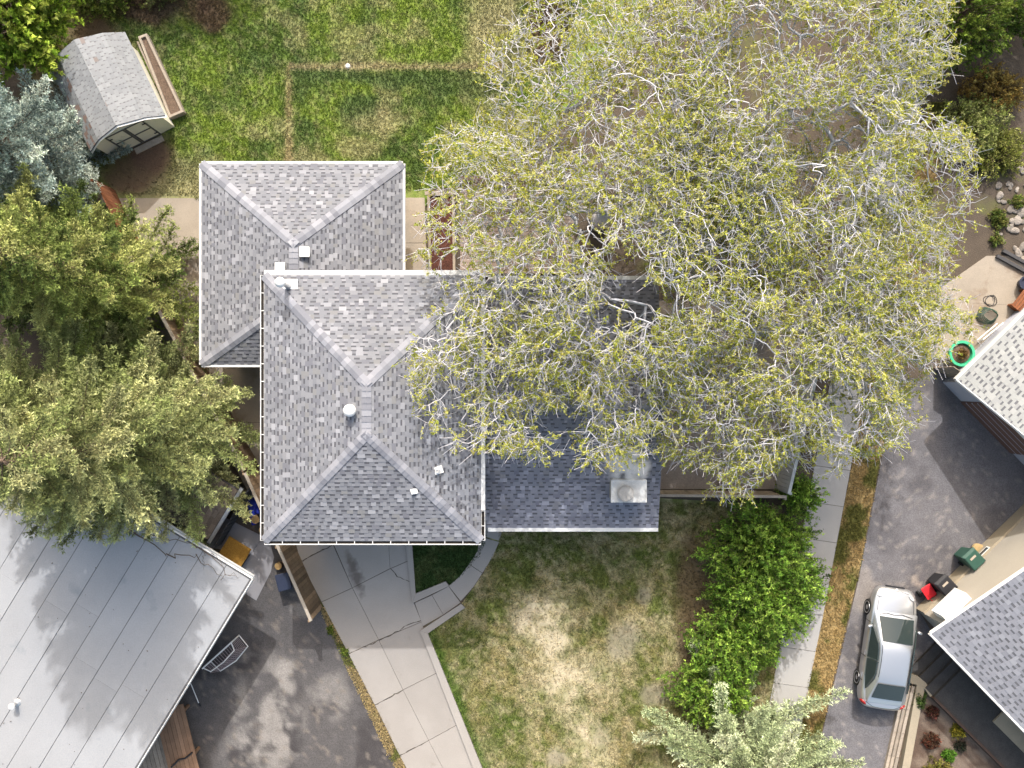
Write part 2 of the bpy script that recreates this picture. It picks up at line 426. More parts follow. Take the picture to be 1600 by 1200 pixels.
F_GREEN = np.array(A(128, 138, 72)); F_STRAW = np.array(A(208, 196, 156)); F_DARK = np.array(A(104, 116, 58)); F_TAN = np.array(A(180, 166, 118))
def front_bare(x, y):
    t = blob(x, y, 855, 1020, .9, 2.6, .35, .95) + blob(x, y, 915, 1160, .9, 2.4, .3, .95) + blob(x, y, 850, 960, 1.3, 1.2, 0, .95) + .8 * blob(x, y, 910, 1060, 1.5, .9, 0, .95)
    return np.clip(t, 0, 1)
def front_grey(x, y):
    t = blob(x, y, 975, 1000, .7, 1.0, -.3) + blob(x, y, 868, 1185, .5, .6) + blob(x, y, 1004, 930, .35, .4) + blob(x, y, 1020, 1085, .6, .5) + blob(x, y, 940, 1150, .4, .6) * .6
    return np.clip(t, 0, 1)
def front_col(x, y):
    x = np.asarray(x); y = np.asarray(y)
    c = np.zeros((len(x), 3)) + F_GREEN
    c = mixc(c, F_TAN, sstep(.4, .6, fbm(x, y, .9, 31)) * .8)
    c = mixc(c, F_DARK, sstep(.55, .75, fbm(x, y, 2.6, 36)) * .8)
    c = mixc(c, F_STRAW, sstep(.5, .66, fbm(x, y, 1.5, 39)) * .6)
    for b in ((720, 1040, 1.0, 2.0), (790, 1150, 1.0, 1.8), (730, 1000, 1.2, .5), (1060, 900, .6, 1.4), (1000, 870, 2.2, .6)):
        c = mixc(c, A(96, 122, 48), blob(x, y, *b) * .55)
    c = mixc(c, F_STRAW, sstep(.5, .8, vnoise(x, y, 6.5, 41)) * .55); c = mixc(c, F_DARK, sstep(.58, .82, vnoise(x, y, 5.5, 43)) * .6)
    c = mixc(c, A(222, 208, 176), front_bare(x, y) * (.45 + .5 * sstep(.3, .6, vnoise(x, y, 4.5, 45))))
    c = mixc(c, A(160, 150, 136), front_grey(x, y) * .6)
    c = mixc(c, A(112, 92, 72), blob(x, y, 1085, 980, 1.0, 4.4) * .85)
    # darker, greener grass in a band along the kerb
    a = P(669, 988); b2 = P(754, 1200); d = (b2 - a).normalized(); nn = np.abs((x - a.x) * d.y - (y - a.y) * d.x)
    c = mixc(c, A(84, 118, 40), (1 - sstep(.1, .45, nn)) * .8)
    return c
fl = [(668, 986), (756, 1202), (830, 1390), (1110, 1390), (1206, 1120), (1222, 790), (1030, 778), (1000, 740), (752, 800), (757, 838), (780, 848), (755, 896), (722, 942)]
o, front_poly = ground_patch('front_lawn', fl, .012, front_col, M['attr_ground'])
fl2 = [(668, 986), (756, 1202), (780, 1240), (1110, 1240), (1206, 1120), (1222, 790), (1030, 784), (990, 800), (776, 815), (780, 848), (755, 896), (722, 942)]
grass_tufts('grass', 'patchy straw-coloured front lawn grass beside the concrete driveway', [tuple(P(*p)[:2]) for p in fl2], .012, front_col, 420, .05,
            lambda x, y: np.clip(front_bare(x, y) * .72 + front_grey(x, y) * .85 + blob(x, y, 1085, 980, 1.0, 4.4) * .7, 0, .97))

def tri_col(x, y):
    c = np.zeros((len(x), 3)) + np.array(A(66, 92, 46)); return mixc(c, A(110, 122, 74), sstep(.55, .7, fbm(x, y, 2.2, 44)) * .6)
tri = [(640, 780), (650, 928), (704, 912), (730, 890), (748, 870), (760, 842), (760, 790)]
o, tp = ground_patch('lawn_wedge', tri, .014, tri_col, M['attr_ground'])
grass_tufts('grass', 'small dark green wedge of lawn between driveway and curved walk', [tuple(P(*p)[:2]) for p in tri], .014, tri_col, 600, .05)

def strip_col(x, y):
    c = np.zeros((len(x), 3)) + np.array(A(190, 164, 112)); return mixc(c, A(100, 108, 46), sstep(.5, .62, fbm(x, y, 1.2, 52)) * .85)
st = [(1450, 160), (1482, 160), (1400, 620), (1378, 700), (1340, 900), (1298, 1075), (1262, 1240), (1222, 1240), (1250, 1120), (1281, 985), (1327, 745), (1342, 660)]
o, sp = ground_patch('grass_verge', st, .012, strip_col, M['attr_ground'])
grass_tufts('grass', 'dry grass verge between pale sidewalk and asphalt drive', sp, .012, strip_col, 420, .055)

def asph_left(x, y):
    c = np.zeros((len(x), 3)) + np.array(A(98, 95, 95, 1.6))
    c = mixc(c, A(60, 56, 58, 1.6), sstep(.5, .62, fbm(x, y, .55, 61)) * .6)
    dust = blob(x, y, 420, 1100, 1.6, 2.2, .4, .8) + blob(x, y, 400, 1170, 1.6, 1.4, 0, .8) + .7 * blob(x, y, 470, 960, .5, 1.2, .3) + .6 * blob(x, y, 520, 1090, .9, 1.2) + .8 * blob(x, y, 450, 1060, .7, .7)
    dust = np.clip(dust, 0, 1) * sstep(.36, .62, fbm(x, y, 1.8, 64, 5))
    c = mixc(c, A(184, 178, 172, 1.9), dust * .8)
    c = mixc(c, A(150, 140, 130, 1.7), sstep(.64, .74, fbm(x, y, 5, 67)) * .6)
    return c
al = [(300, 905), (395, 850), (430, 850), (468, 876), (497, 945), (540, 1030), (616, 1190), (690, 1360), (60, 1360), (200, 1080)]
ground_patch('asphalt_drive', al, .012, asph_left, M['attr_asphalt'], .13)
def asph_right(x, y):
    c = np.zeros((len(x), 3)) + np.array(A(124, 122, 126, 1.6))
    c = mixc(c, A(84, 82, 86, 1.6), sstep(.48, .62, fbm(x, y, .5, 71)) * .5)
    c = mixc(c, A(190, 178, 166, 1.7), blob(x, y, 1425, 900, .9, .5) * sstep(.45, .6, fbm(x, y, 3, 77)) * .8)
    c = mixc(c, A(178, 168, 158, 1.7), blob(x, y, 1345, 920, .6, 1.2) * .5)
    c = mixc(c, A(180, 172, 166, 1.7), sstep(.63, .72, fbm(x, y, 5.5, 78)) * .45)
    return c
ar = [(1482, 560), (1800, 880), (1700, 900), (1600, 800), (1436, 955), (1462, 1000), (1418, 1046), (1400, 1100), (1372, 1250), (1260, 1250), (1300, 1078), (1342, 900), (1380, 700), (1402, 620)]
ground_patch('asphalt_drive', ar, .012, asph_right, M['attr_asphalt'], .13)

def slab(name, pix, mt, z0=-.06, z1=.03, parent=None, gap=.012):
    pts = [P(*p) for p in pix]; c = sum(pts, Vector()) / len(pts)
    pts = [p + (c - p).normalized() * gap for p in pts]
    return MB().prism(pts, z0, z1).build(name, mt, parent, bevel=0)

# driveway: slabs between control joints
drive = thing('driveway', None, None, P(600, 1000)); drive['kind'] = 'structure'; drive['label'] = 'pale concrete driveway of broad jointed slabs'
Lf = [(448, 790), (470, 877), (503, 940), (545, 1021), (586, 1101), (625, 1180), (668, 1262)]
Md = [(496, 790), (521, 851), (551, 918), (592, 999), (630, 1077), (670, 1156), (712, 1238)]
Rt = [(634, 790), (638, 876), (651, 938), (664, 968), (684, 1050), (721, 1128), (760, 1211)]
for i in range(6): slab('slab', [Lf[i], Md[i], Md[i + 1], Lf[i + 1]], M['concrete'], parent=drive)
slab('slab', [Md[0], (604, 790), (610, 888), Md[2]], M['concrete'], parent=drive)
slab('slab', [(604, 790), Rt[0], Rt[1], (610, 888)], M['concrete'], parent=drive)
slab('slab', [Md[2], (610, 888), Rt[1], (646, 938), (659, 971), Md[3]], M['concrete'], parent=drive)
slab('slab', [Md[3], (659, 971), Rt[4], Md[4]], M['concrete'], parent=drive)
for i in (4, 5): slab('slab', [Md[i], Rt[i], Rt[i + 1], Md[i + 1]], M['concrete'], parent=drive)
walk = thing('front_walk', None, None, P(700, 930)); walk['kind'] = 'structure'
for q in ([(648, 941), (675, 929), (693, 960), (661, 978)], [(675, 929), (701, 915), (720, 941), (693, 960)], [(701, 915), (718, 900), (733, 881), (754, 895), (740, 917), (720, 939)],
          [(733, 881), (745, 862), (751, 838), (780, 846), (770, 870), (754, 895)], [(751, 836), (748, 790), (782, 790), (786, 826), (780, 845)]):
    slab('slab', q, M['concrete'], parent=walk, z1=.035)
for lab, q1, q2 in (('low concrete kerb framing the small grass wedge', [(629, 800), (641, 800), (650, 926), (645, 941), ], [(645, 941), (650, 926), (697, 907), (702, 914)]),
                    ('long concrete kerb between driveway and patchy front lawn', [(657, 984), (669, 988), (756, 1204), (742, 1204)], [(657, 984), (721, 942), (727, 948), (669, 988)])):
    k = thing('kerb', lab, 'kerb', P(*q1[0]))
    for q in (q1, q2): slab('kerb_piece', q, M['concrete'], -.06, .13, k, .004)

sw = thing('sidewalk', None, None, P(1290, 800)); sw['kind'] = 'structure'
def swx(y, side): return (1343 if side else 1287) - (y - 650) * (.187 if y < 985 else .19)
ys = [-60 + 56.5 * i for i in range(24)]
for a, b in zip(ys[:-1], ys[1:]):
    slab('slab', [(swx(a, 0), a - 4), (swx(a, 1), a + 4), (swx(b, 1), b + 4), (swx(b, 0), b - 4)], M['walk'], parent=sw)
pads = thing('garden_path', None, None, P(250, 430)); pads['kind'] = 'structure'
for q in ([(176, 310), (345, 310), (345, 373), (176, 380)], [(176, 380), (345, 373), (345, 440), (190, 445)], [(190, 445), (345, 440), (345, 548), (240, 548)]):
    slab('slab', q, M['concrete_old'], parent=pads)
for q in ([(600, 309), (664, 309), (666, 380), (600, 380)], [(600, 380), (666, 380), (668, 445), (600, 445)]):
    slab('slab', q, M['concrete_old'], parent=pads)
for q in ([(262, 552), (520, 552), (520, 660), (330, 660)], [(330, 660), (520, 660), (520, 790), (400, 790)]):
    slab('slab', q, M['concrete_old'], parent=pads)
pt = thing('dusty_patio', None, None, P(1120, 650)); pt['kind'] = 'structure'
for q in ([(985, 470), (1140, 470), (1130, 620), (985, 620)], [(1140, 470), (1278, 470), (1245, 620), (1130, 620)], [(985, 620), (1130, 620), (1125, 764), (985, 764)], [(1130, 620), (1245, 620), (1212, 764), (1125, 764)]):
    slab('slab', q, M['concrete_dirty'], parent=pt, gap=.006)
np_ = thing('neighbour_patio', None, None, P(380, 870)); np_['kind'] = 'structure'
for q in ([(352, 808), (412, 838), (392, 866), (300, 850)], [(412, 838), (424, 852), (429, 870), (424, 893), (401, 938), (360, 912), (392, 866)]):
    slab('slab', q, M['patio'], parent=np_, gap=.006)
yp = thing('garden_patio', None, None, P(1540, 480)); yp['kind'] = 'structure'
for q in ([(1440, 470), (1540, 400), (1700, 400), (1600, 478)], [(1440, 470), (1600, 478), (1495, 580), (1440, 540)]):
    slab('slab', q, M['concrete_old'], parent=yp, gap=.006)
#__STRUCT__
# ------------------------------------------------------------------ shingled roofs
PAL_MAIN = ([(0.163, 0.170, 0.192), (0.190, 0.197, 0.218), (0.236, 0.243, 0.269), (0.136, 0.140, 0.163), (0.267, 0.275, 0.301), (0.172, 0.175, 0.183)], [.38, .27, .09, .15, .025, .085])
PAL_LIGHT = ([(.257, .268, .268), (.275, .284, .284), (.239, .248, .252), (.297, .306, .304)], [.4, .3, .2, .1])
PAL_GREY = ([(0.195, 0.202, 0.230), (0.213, 0.220, 0.248), (0.180, 0.187, 0.214), (0.235, 0.243, 0.270)], [.4, .3, .18, .12])
SH_W = (.13, .17, .21, .25)
_tab = {}
def clip_convex(sub, clip):
    out = sub
    for i in range(len(clip)):
        a = clip[i]; b = clip[(i + 1) % len(clip)]; inp = out; out = []
        if not inp: return []
        def side(p): return (b[0] - a[0]) * (p[1] - a[1]) - (b[1] - a[1]) * (p[0] - a[0])
        for j in range(len(inp)):
            p = inp[j]; q = inp[(j + 1) % len(inp)]; sp_, sq = side(p), side(q)
            if sp_ >= 0: out.append(p)
            if (sp_ >= 0) != (sq >= 0):
                t = sp_ / (sp_ - sq); out.append((p[0] + t * (q[0] - p[0]), p[1] + t * (q[1] - p[1])))
    return out
def area2(p): return .5 * sum(p[i][0] * p[(i + 1) % len(p)][1] - p[(i + 1) % len(p)][0] * p[i][1] for i in range(len(p)))

def shingle_face(part, poly, singles, pal, field, expo=.145, lift=.016, gap=(.09, .20), dark=(.075, .077, .09), slot_f=.9):
    """poly: ccw from outside, its first edge the eave. Tabs and the recessed slots between them, each real."""
    poly = [Vector(p) for p in poly]; p0 = poly[0]; u = (poly[1] - p0).normalized()
    n = (poly[1] - p0).cross(poly[2] - p0).normalized(); v = n.cross(u)
    q = [((p - p0).dot(u), (p - p0).dot(v)) for p in poly]
    umin, umax = min(a for a, b in q), max(a for a, b in q); vmax = max(b for a, b in q)
    cand = []
    def put(rect, shade, l0, l1, v0, v1):
        c = clip_convex(rect, q)
        if len(c) < 3 or area2(c) < .0008: return None
        k = len(c); hgt = [l0 + (l1 - l0) * (y - v0) / (v1 - v0) for x, y in c]
        top = [p0 + u * x + v * y + n * h for (x, y), h in zip(c, hgt)]; bot = [p0 + u * x + v * y for x, y in c]
        field.add(top + bot, [tuple(range(k))] + [(i, k + i, k + (i + 1) % k, (i + 1) % k) for i in range(k)], shade)
    j = 0
    while j * expo < vmax:
        v0 = j * expo; v1 = v0 + expo; x = umin - random.random() * .3; tabf = random.random() < .5
        rowf = random.uniform(.95, 1.05)
        while x < umax:
            if tabf:
                w = random.choice(SH_W); si = random.choices(range(len(pal[0])), pal[1])[0]
                rect = [(x, v0), (x + w, v0), (x + w, v1), (x, v1)]
                c = clip_convex(rect, q)
                if singles and len(c) == 4 and abs(area2(c) - w * expo) < 1e-4: cand.append((w, si, x, v0, rect))
                else: put(rect, tuple(a * rowf for a in pal[0][si]), lift, .004, v0, v1)
            else:
                w = random.uniform(*gap); si = random.choices(range(len(pal[0])), pal[1])[0]
                s = tuple(a * slot_f * rowf for a in pal[0][min(si, 2)])
                vm = v0 + expo * random.uniform(.5, .66)
                put([(x, v0), (x + w, v0), (x + w, vm), (x, vm)], s, .007, .005, v0, vm)
                put([(x, vm), (x + w, vm), (x + w, v1), (x, v1)], dark, .005, .004, vm, v1)
            x += w; tabf = not tabf
        j += 1
    random.shuffle(cand); cand.sort(key=lambda t: -t[0])
    root = root_of(part); off = root.location
    for i, (w, si, x, v0, rect) in enumerate(cand):
        if i >= singles: put(rect, pal[0][si], lift, .004, v0, v0 + expo); continue
        key = (w, pal[0][si], expo)
        if key not in _tab:
            m = MB(); h1, h2 = lift, .004
            m.add([(0, 0, h1), (w, 0, h1), (w, expo, h2), (0, expo, h2), (0, 0, 0), (w, 0, 0), (w, expo, 0), (0, expo, 0)],
                  [(0, 1, 2, 3), (0, 4, 5, 1), (1, 5, 6, 2), (2, 6, 7, 3), (3, 7, 4, 0)], pal[0][si])
            me = bpy.data.meshes.new('shingle'); me.from_pydata(m.v, [], m.f); me.update()
            at = me.attributes.new('Col', 'FLOAT_COLOR', 'FACE'); at.data.foreach_set('color', np.array([tuple(c) + (1,) for c in m.c], np.float32).ravel())
            me.materials.append(M['shingle']); _tab[key] = me
        o = bpy.data.objects.new('shingle', _tab[key]); COL.objects.link(o); o.parent = part
        loc = p0 + u * x + v * v0 - off
        o.matrix_local = Matrix(((u.x, v.x, n.x, loc.x), (u.y, v.y, n.y, loc.y), (u.z, v.z, n.z, loc.z), (0, 0, 0, 1)))

def ridge_caps(part, a, b, na, nb, shades, w=.17, step=.20):
    """bent cap shingles along a hip or ridge from low a to high b; na, nb the normals of the two planes"""
    a = Vector(a); b = Vector(b); d = (b - a).normalized(); L = (b - a).length; root = root_of(part); off = root.location
    sa = d.cross(na).normalized(); sb = d.cross(nb).normalized()
    if sa.dot(sb) > 0: sb = -sb
    nm = (Vector(na) + Vector(nb)).normalized()
    if sa.dot(Vector(na)) > 0: pass
    me_s = []
    # make sure each wing runs down its own plane
    def wing(s, n_other): return s if s.dot(n_other) >= 0 else s
    wa = sa if sa.dot(Vector(na) * 0 + Vector((na[0], na[1], 0))) > 0 else -sa
    wb = sb if sb.dot(Vector((nb[0], nb[1], 0))) > 0 else -sb
    for sh in shades:
        m = MB(); e = step + .03
        vs = []
        for t, l in ((0, .045), (e, .026)):
            c0 = d * t + nm * l
            vs += [c0 + wa * w - nm * .0, c0, c0 + wb * w]
        base = [d * t + wdir * w for t in (0, e) for wdir in (wa, wb)]
        vs += base
        m.add(vs, [(0, 1, 4, 3), (1, 2, 5, 4), (0, 3, 8, 6), (2, 7, 9, 5), (0, 6, 1), (1, 7, 2)], sh)
        me = bpy.data.meshes.new('ridge_cap'); me.from_pydata([tuple(v) for v in m.v], [], m.f); me.update()
        at = me.attributes.new('Col', 'FLOAT_COLOR', 'FACE'); at.data.foreach_set('color', np.array([tuple(c) + (1,) for c in m.c], np.float32).ravel())
        me.materials.append(M['shingle']); me_s.append(me)
    k = 0
    while k * step < L - .05:
        o = bpy.data.objects.new('ridge_cap', random.choice(me_s)); COL.objects.link(o); o.parent = part
        o.location = a + d * (k * step) - off; k += 1

CAPS = [(0.199, 0.207, 0.236), (0.227, 0.235, 0.267), (0.167, 0.174, 0.202), (0.256, 0.262, 0.293)]
def face_n(poly):
    p = [Vector(q) for q in poly]; return (p[1] - p[0]).cross(p[2] - p[0]).normalized()

def hip_roof(house, x0, x1, y0, y1, ze, ra, rb, zr, singles, pal, fascia=.16):
    """rectangular hip roof with a ridge from ra to rb (xy, ridge along y); returns the roof part"""
    A0, B0, C0, D0 = Vector((x0, y0, ze)), Vector((x1, y0, ze)), Vector((x1, y1, ze)), Vector((x0, y1, ze))
    S = Vector((ra[0], ra[1], zr)); Nn = Vector((rb[0], rb[1], zr))
    faces = [[A0, B0, S], [B0, C0, Nn, S], [C0, D0, Nn], [D0, A0, S, Nn]]
    m = MB()
    vs = [A0, B0, C0, D0, S, Nn] + [Vector((p.x, p.y, ze - fascia)) for p in (A0, B0, C0, D0)]
    m.add(vs, [(0, 1, 4), (1, 2, 5, 4), (2, 3, 5), (3, 0, 4, 5), (6, 7, 1, 0), (7, 8, 2, 1), (8, 9, 3, 2), (9, 6, 0, 3), (9, 8, 7, 6)])
    roof = m.build('roof', M['roof_under'], house)
    fld = MB()
    for f in faces: shingle_face(roof, f, singles // 4, pal, fld)
    fo = fld.build('shingle_field', M['shingle'], roof, cols=True); fo['kind'] = 'stuff'
    ns = [face_n(f) for f in faces]
    ridge_caps(roof, A0, S, ns[3], ns[0], CAPS); ridge_caps(roof, B0, S, ns[0], ns[1], CAPS)
    ridge_caps(roof, C0, Nn, ns[1], ns[2], CAPS); ridge_caps(roof, D0, Nn, ns[2], ns[3], CAPS)
    ridge_caps(roof, S, Nn, ns[1], ns[3], CAPS)
    return roof

def gutter(house, a, b, out, hangers=True, w=.13, covered=False, tk=.012, z_off=-.01):
    """U channel hung on the outside of the eave line a-b"""
    a = Vector(a); b = Vector(b); o = Vector(out); d = (b - a).normalized(); m = MB()
    zt = Vector((0, 0, z_off)); h = .11
    m.beam(a + o * .012 + zt - Vector((0, 0, h / 2)), b + o * .012 + zt - Vector((0, 0, h / 2)), tk, h)
    m.beam(a + o * w + zt - Vector((0, 0, h / 2)), b + o * w + zt - Vector((0, 0, h / 2)), tk * 2.2, h)
    m.beam(a + o * (w / 2 + .006) + zt - Vector((0, 0, h - .006)), b + o * (w / 2 + .006) + zt - Vector((0, 0, h - .006)), w - .03, tk)
    for e in (a + d * .006, b - d * .006):
        m.beam(e + o * .022 + zt - Vector((0, 0, h / 2 + .001)), e + o * (w - .016) + zt - Vector((0, 0, h / 2 + .001)), tk, h - .004)
    g = m.build('gutter', M['gutter'], house)
    if covered:
        MB().beam(a + o * (w / 2 + .004) + zt + Vector((0, 0, .008)), b + o * (w / 2 + .004) + zt + Vector((0, 0, .008)), w + .01, .008).build('gutter_cover', M['gutter'], g)
    else:
        MB().beam(a + o * (w / 2 + .004) + zt - Vector((0, 0, h - .035)), b + o * (w / 2 + .004) + zt - Vector((0, 0, h - .035)), w - .045, .03).build('leaf_litter', M['gutter_dirt_shade'], g)  # debris strip that also paints the shade inside the open channel
        L = (b - a).length; n = max(2, round(L / .6))
        for i in range(1, n):
            c = a + d * (L * i / n) + zt + Vector((0, 0, .006))
            MB().beam(c, c + o * w, .028, .006).build('gutter_hanger', M['gutter'], g)
    return g

# ------------------------------------------------------------------ the house
house = thing('house', 'grey-shingled split-level house with white gutters and stucco chimney', 'house', (-3.5, 0, 0))
ZE = 4.43
# walls of the three blocks
def wall_box(house, x0, x1, y0, y1, z0, z1, mt=None):
    return MB().prism([(x0, y0), (x1, y0), (x1, y1), (x0, y1)], z0, z1).build('wall', mt or M['siding'], house)
w_main = wall_box(house, -7.9, -1.55, -4.8, 3.2, -.1, ZE - .17)
w_gar = wall_box(house, -10.75, -4.35, 1.1, 7.5, -.1, 2.43)
w_wing = wall_box(house, -1.5, 4.95, -4.65, 3.25, -.1, 2.80)
mr = hip_roof(house, -8.38, -1.05, -5.30, 3.68, ZE, (-4.715, -1.635), (-4.715, .01), ZE + 1.24, 110, PAL_MAIN)
gr = hip_roof(house, -11.17, -3.93, .70, 7.93, 2.6, (-7.55, 2.95), (-7.55, 4.87), 3.81, 90, PAL_MAIN)
# gable wing
wx0, wx1, wy0, wy1, wze = -1.52, 5.19, -5.10, 3.70, 3.0
wyr = (wy0 + wy1) / 2; wzr = wze + 1.25
m = MB(); ex = [(wx0, wy0, wze), (wx1, wy0, wze), (wx1, wyr, wzr), (wx0, wyr, wzr), (wx1, wy1, wze), (wx0, wy1, wze)]
ex2 = [(x, y, z - .16) for x, y, z in ex]
m.add(ex + ex2, [(0, 1, 2, 3), (3, 2, 4, 5), (0, 6, 7, 1), (1, 7, 8, 2), (2, 8, 10, 4), (4, 10, 11, 5), (3, 9, 6, 0), (5, 11, 9, 3), (7, 6, 9, 8), (8, 9, 11, 10)])
wr = m.build('roof', M['roof_under'], house)
PAL_WING = ([tuple(c * .95 for c in q[:2]) + (q[2] * 1.02,) for q in PAL_MAIN[0]], PAL_MAIN[1])
fld = MB()
shingle_face(wr, [Vector(ex[0]), Vector(ex[1]), Vector(ex[2]), Vector(ex[3])], 50, PAL_WING, fld)
shingle_face(wr, [Vector(ex[4]), Vector(ex[5]), Vector(ex[3]), Vector(ex[2])], 40, PAL_WING, fld)
fo = fld.build('shingle_field', M['shingle'], wr, cols=True); fo['kind'] = 'stuff'
sl = Vector((0, wyr - wy0, wzr - wze)).normalized()
ridge_caps(wr, ex[3], ex[2], Vector((0, -sl.z, sl.y)), Vector((0, sl.z, sl.y)), [tuple(c * .85 for c in s) for s in CAPS])
# gable end infill
MB().solid([(4.95, -4.65, 2.8), (4.95, 3.25, 2.8), (4.95, -.70, 3.92)], .2).build('gable', M['siding'], house)
# gutters
X0, X1, Y0, Y1 = -8.38, -1.05, -5.30, 3.68
gutter(house, (X0, Y1, ZE), (X0, Y0, ZE), (-1, 0, 0))
gutter(house, (X0, Y0, ZE), (X1, Y0, ZE), (0, -1, 0))
gutter(house, (X1, Y0, ZE), (X1, Y0 + 1.0, ZE), (1, 0, 0))
gutter(house, (X1, Y0 + 1.02, ZE), (X1, Y1, ZE), (1, 0, 0), covered=True)
gutter(house, (X1, Y1, ZE), (X0, Y1, ZE), (0, 1, 0), covered=True, w=.16)
gutter(house, (-11.17, 7.93, 2.6), (-11.17, .70, 2.6), (-1, 0, 0), covered=True, w=.075)
gutter(house, (-3.93, .70, 2.6), (-3.93, 7.93, 2.6), (1, 0, 0), covered=True, w=.075)
gutter(house, (-3.93, 7.93, 2.6), (-11.17, 7.93, 2.6), (0, 1, 0), covered=True, w=.075)
gutter(house, (-11.17, .70, 2.6), (-8.6, .70, 2.6), (0, -1, 0), covered=True, w=.08)
gutter(house, (-.85, wy0, wze), (wx1, wy0, wze), (0, -1, 0), covered=True, w=.13)
gutter(house, (wx1, wy1, wze), (-.85, wy1, wze), (0, 1, 0), covered=True, w=.13)
# doors and windows (under the eaves)
def pane(house, c, w, h, n, mt=None):
    c = Vector(c); n = Vector(n); t = Vector((0, 0, 1)).cross(n)
    f = MB().beam(c - t * (w / 2 + .06), c + t * (w / 2 + .06), .05, h + .12, (0, 0, 1)).build('window', M['white_metal'], house)
    MB().beam(c + n * .012 - t * w / 2, c + n * .012 + t * w / 2, .05, h, (0, 0, 1)).build('pane', M['window_glass'], f)
pane(house, (.5, -4.66, 1.7), 1.6, 1.2, (0, -1, 0)); pane(house, (3.2, -4.66, 1.7), 1.4, 1.2, (0, -1, 0))
pane(house, (-6.4, -4.81, 3.4), 1.4, 1.0, (0, -1, 0)); pane(house, (-3.2, -4.81, 3.4), 1.4, 1.0, (0, -1, 0)); pane(house, (-7.5, 7.51, 1.5), 1.6, 1.1, (0, 1, 0))
gd = MB().box((-5.5, -4.82, 1.05), (3.6, .06, 2.1)).build('garage_door', M['white_metal'], house)
for i in range(4): MB().box((-5.5, -4.862, .28 + i * .53), (3.5, .02, .49)).build('panel', M['white_metal'], gd)
# roof fittings
def roof_z(x, y):      # main roof
    return ZE + 1.24 * min((x + 8.38) / 3.665, (-1.05 - x) / 3.665, (y + 5.30) / 3.665, (3.68 - y) / 3.67)
def pix_on(px, py, zf):
    z = 4.5
    for _ in range(8):
        p = P(px, py, z); z = zf(p.x, p.y)
    return P(px, py, z)
c = pix_on(549, 641, roof_z)
v = MB().lathe(c + Vector((0, 0, -.04)), [(.20, 0), (.17, .10), (.15, .16), (.15, .24)], 20).build('roof_vent', M['white_metal'], house)
MB().lathe(c + Vector((0, 0, .20)), [(.18, 0), (.205, .04), (.205, .10), (.17, .18), (.09, .22), (.02, .24)], 20).build('vent_cap', M['white_metal'], v, smooth=True)
c = pix_on(451, 447, roof_z)
v = MB().lathe(c + Vector((0, 0, -.05)), [(.17, 0), (.12, .12), (.085, .18), (.085, 1.0)], 16).build('flue_pipe', M['steel'], house)
MB().box(c + Vector((.07, .06, .04)), (.5, .34, .03)).build('flashing', M['white_metal'], v)
MB().lathe(c + Vector((0, 0, .95)), [(.13, 0), (.17, .04), (.17, .12), (.10, .19), (.02, .22)], 16).build('flue_cap', M['white_metal'], v, smooth=True)
for (px, py, rr, hh, fl_) in ((684, 735, .06, .3, .17), (646, 768, .045, .28, .13)):
    c = pix_on(px, py, roof_z)
    v = MB().lathe(c + Vector((0, 0, -.04)), [(rr * 1.6, 0), (rr * 1.15, .10), (rr, .12), (rr, hh), (rr * .8, hh), (rr * .8, hh - .06)], 14).build('vent_pipe', M['white_metal'], house)
    MB().box(c + Vector((.03, .02, .03)), (fl_ * 1.7, fl_ * 1.5, .02), .3).build('flashing', M['white_metal'], v)
def gar_z(x, y): return 2.6 + 1.21 * min((x + 11.17) / 3.62, (-3.93 - x) / 3.62, (7.93 - y) / 3.06, (y - .7) / 2.25)
for px, py in ((478, 395), (440, 419)):
    c = pix_on(px, py, gar_z)
    v = MB().box(c + Vector((0, 0, .05)), (.26, .26, .18)).build('roof_vent', M['steel'], house)
    MB().box(c + Vector((0, 0, .17)), (.35, .35, .07)).build('vent_cap', M['white_metal'], v, bevel=.015)
# chimney
ch = MB().prism([(3.42, -3.30), (4.52, -3.30), (4.52, -3.98), (3.42, -3.98)], 3.0, 4.22).build('chimney', M['siding'], house)
MB().prism([(3.36, -3.25), (4.58, -3.25), (4.58, -4.03), (3.36, -4.03)], 4.22, 4.34).build('chimney_cap', mat('weathered chimney cap', (.47, .47, .46), .8, .12, 5, .1, 30, .2, stain=(4, .6, (.33, .32, .30))), ch, bevel=.02)
MB().lathe((3.84, -3.70, 4.34), [(.20, 0), (.20, .10), (.28, .12), (.28, .16), (.25, .165), (.24, .19), (.02, .195)], 24).build('flue_cap', mat('weathered flue metal', (.30, .29, .275), .6, .15, 8), ch)
for x, y in ((3.44, -3.32), (4.50, -3.32), (4.50, -3.96), (3.44, -3.96)):
    MB().lathe((x, y, 4.34), [(.025, 0), (.025, .03)], 8).build('anchor', M['steel'], ch)

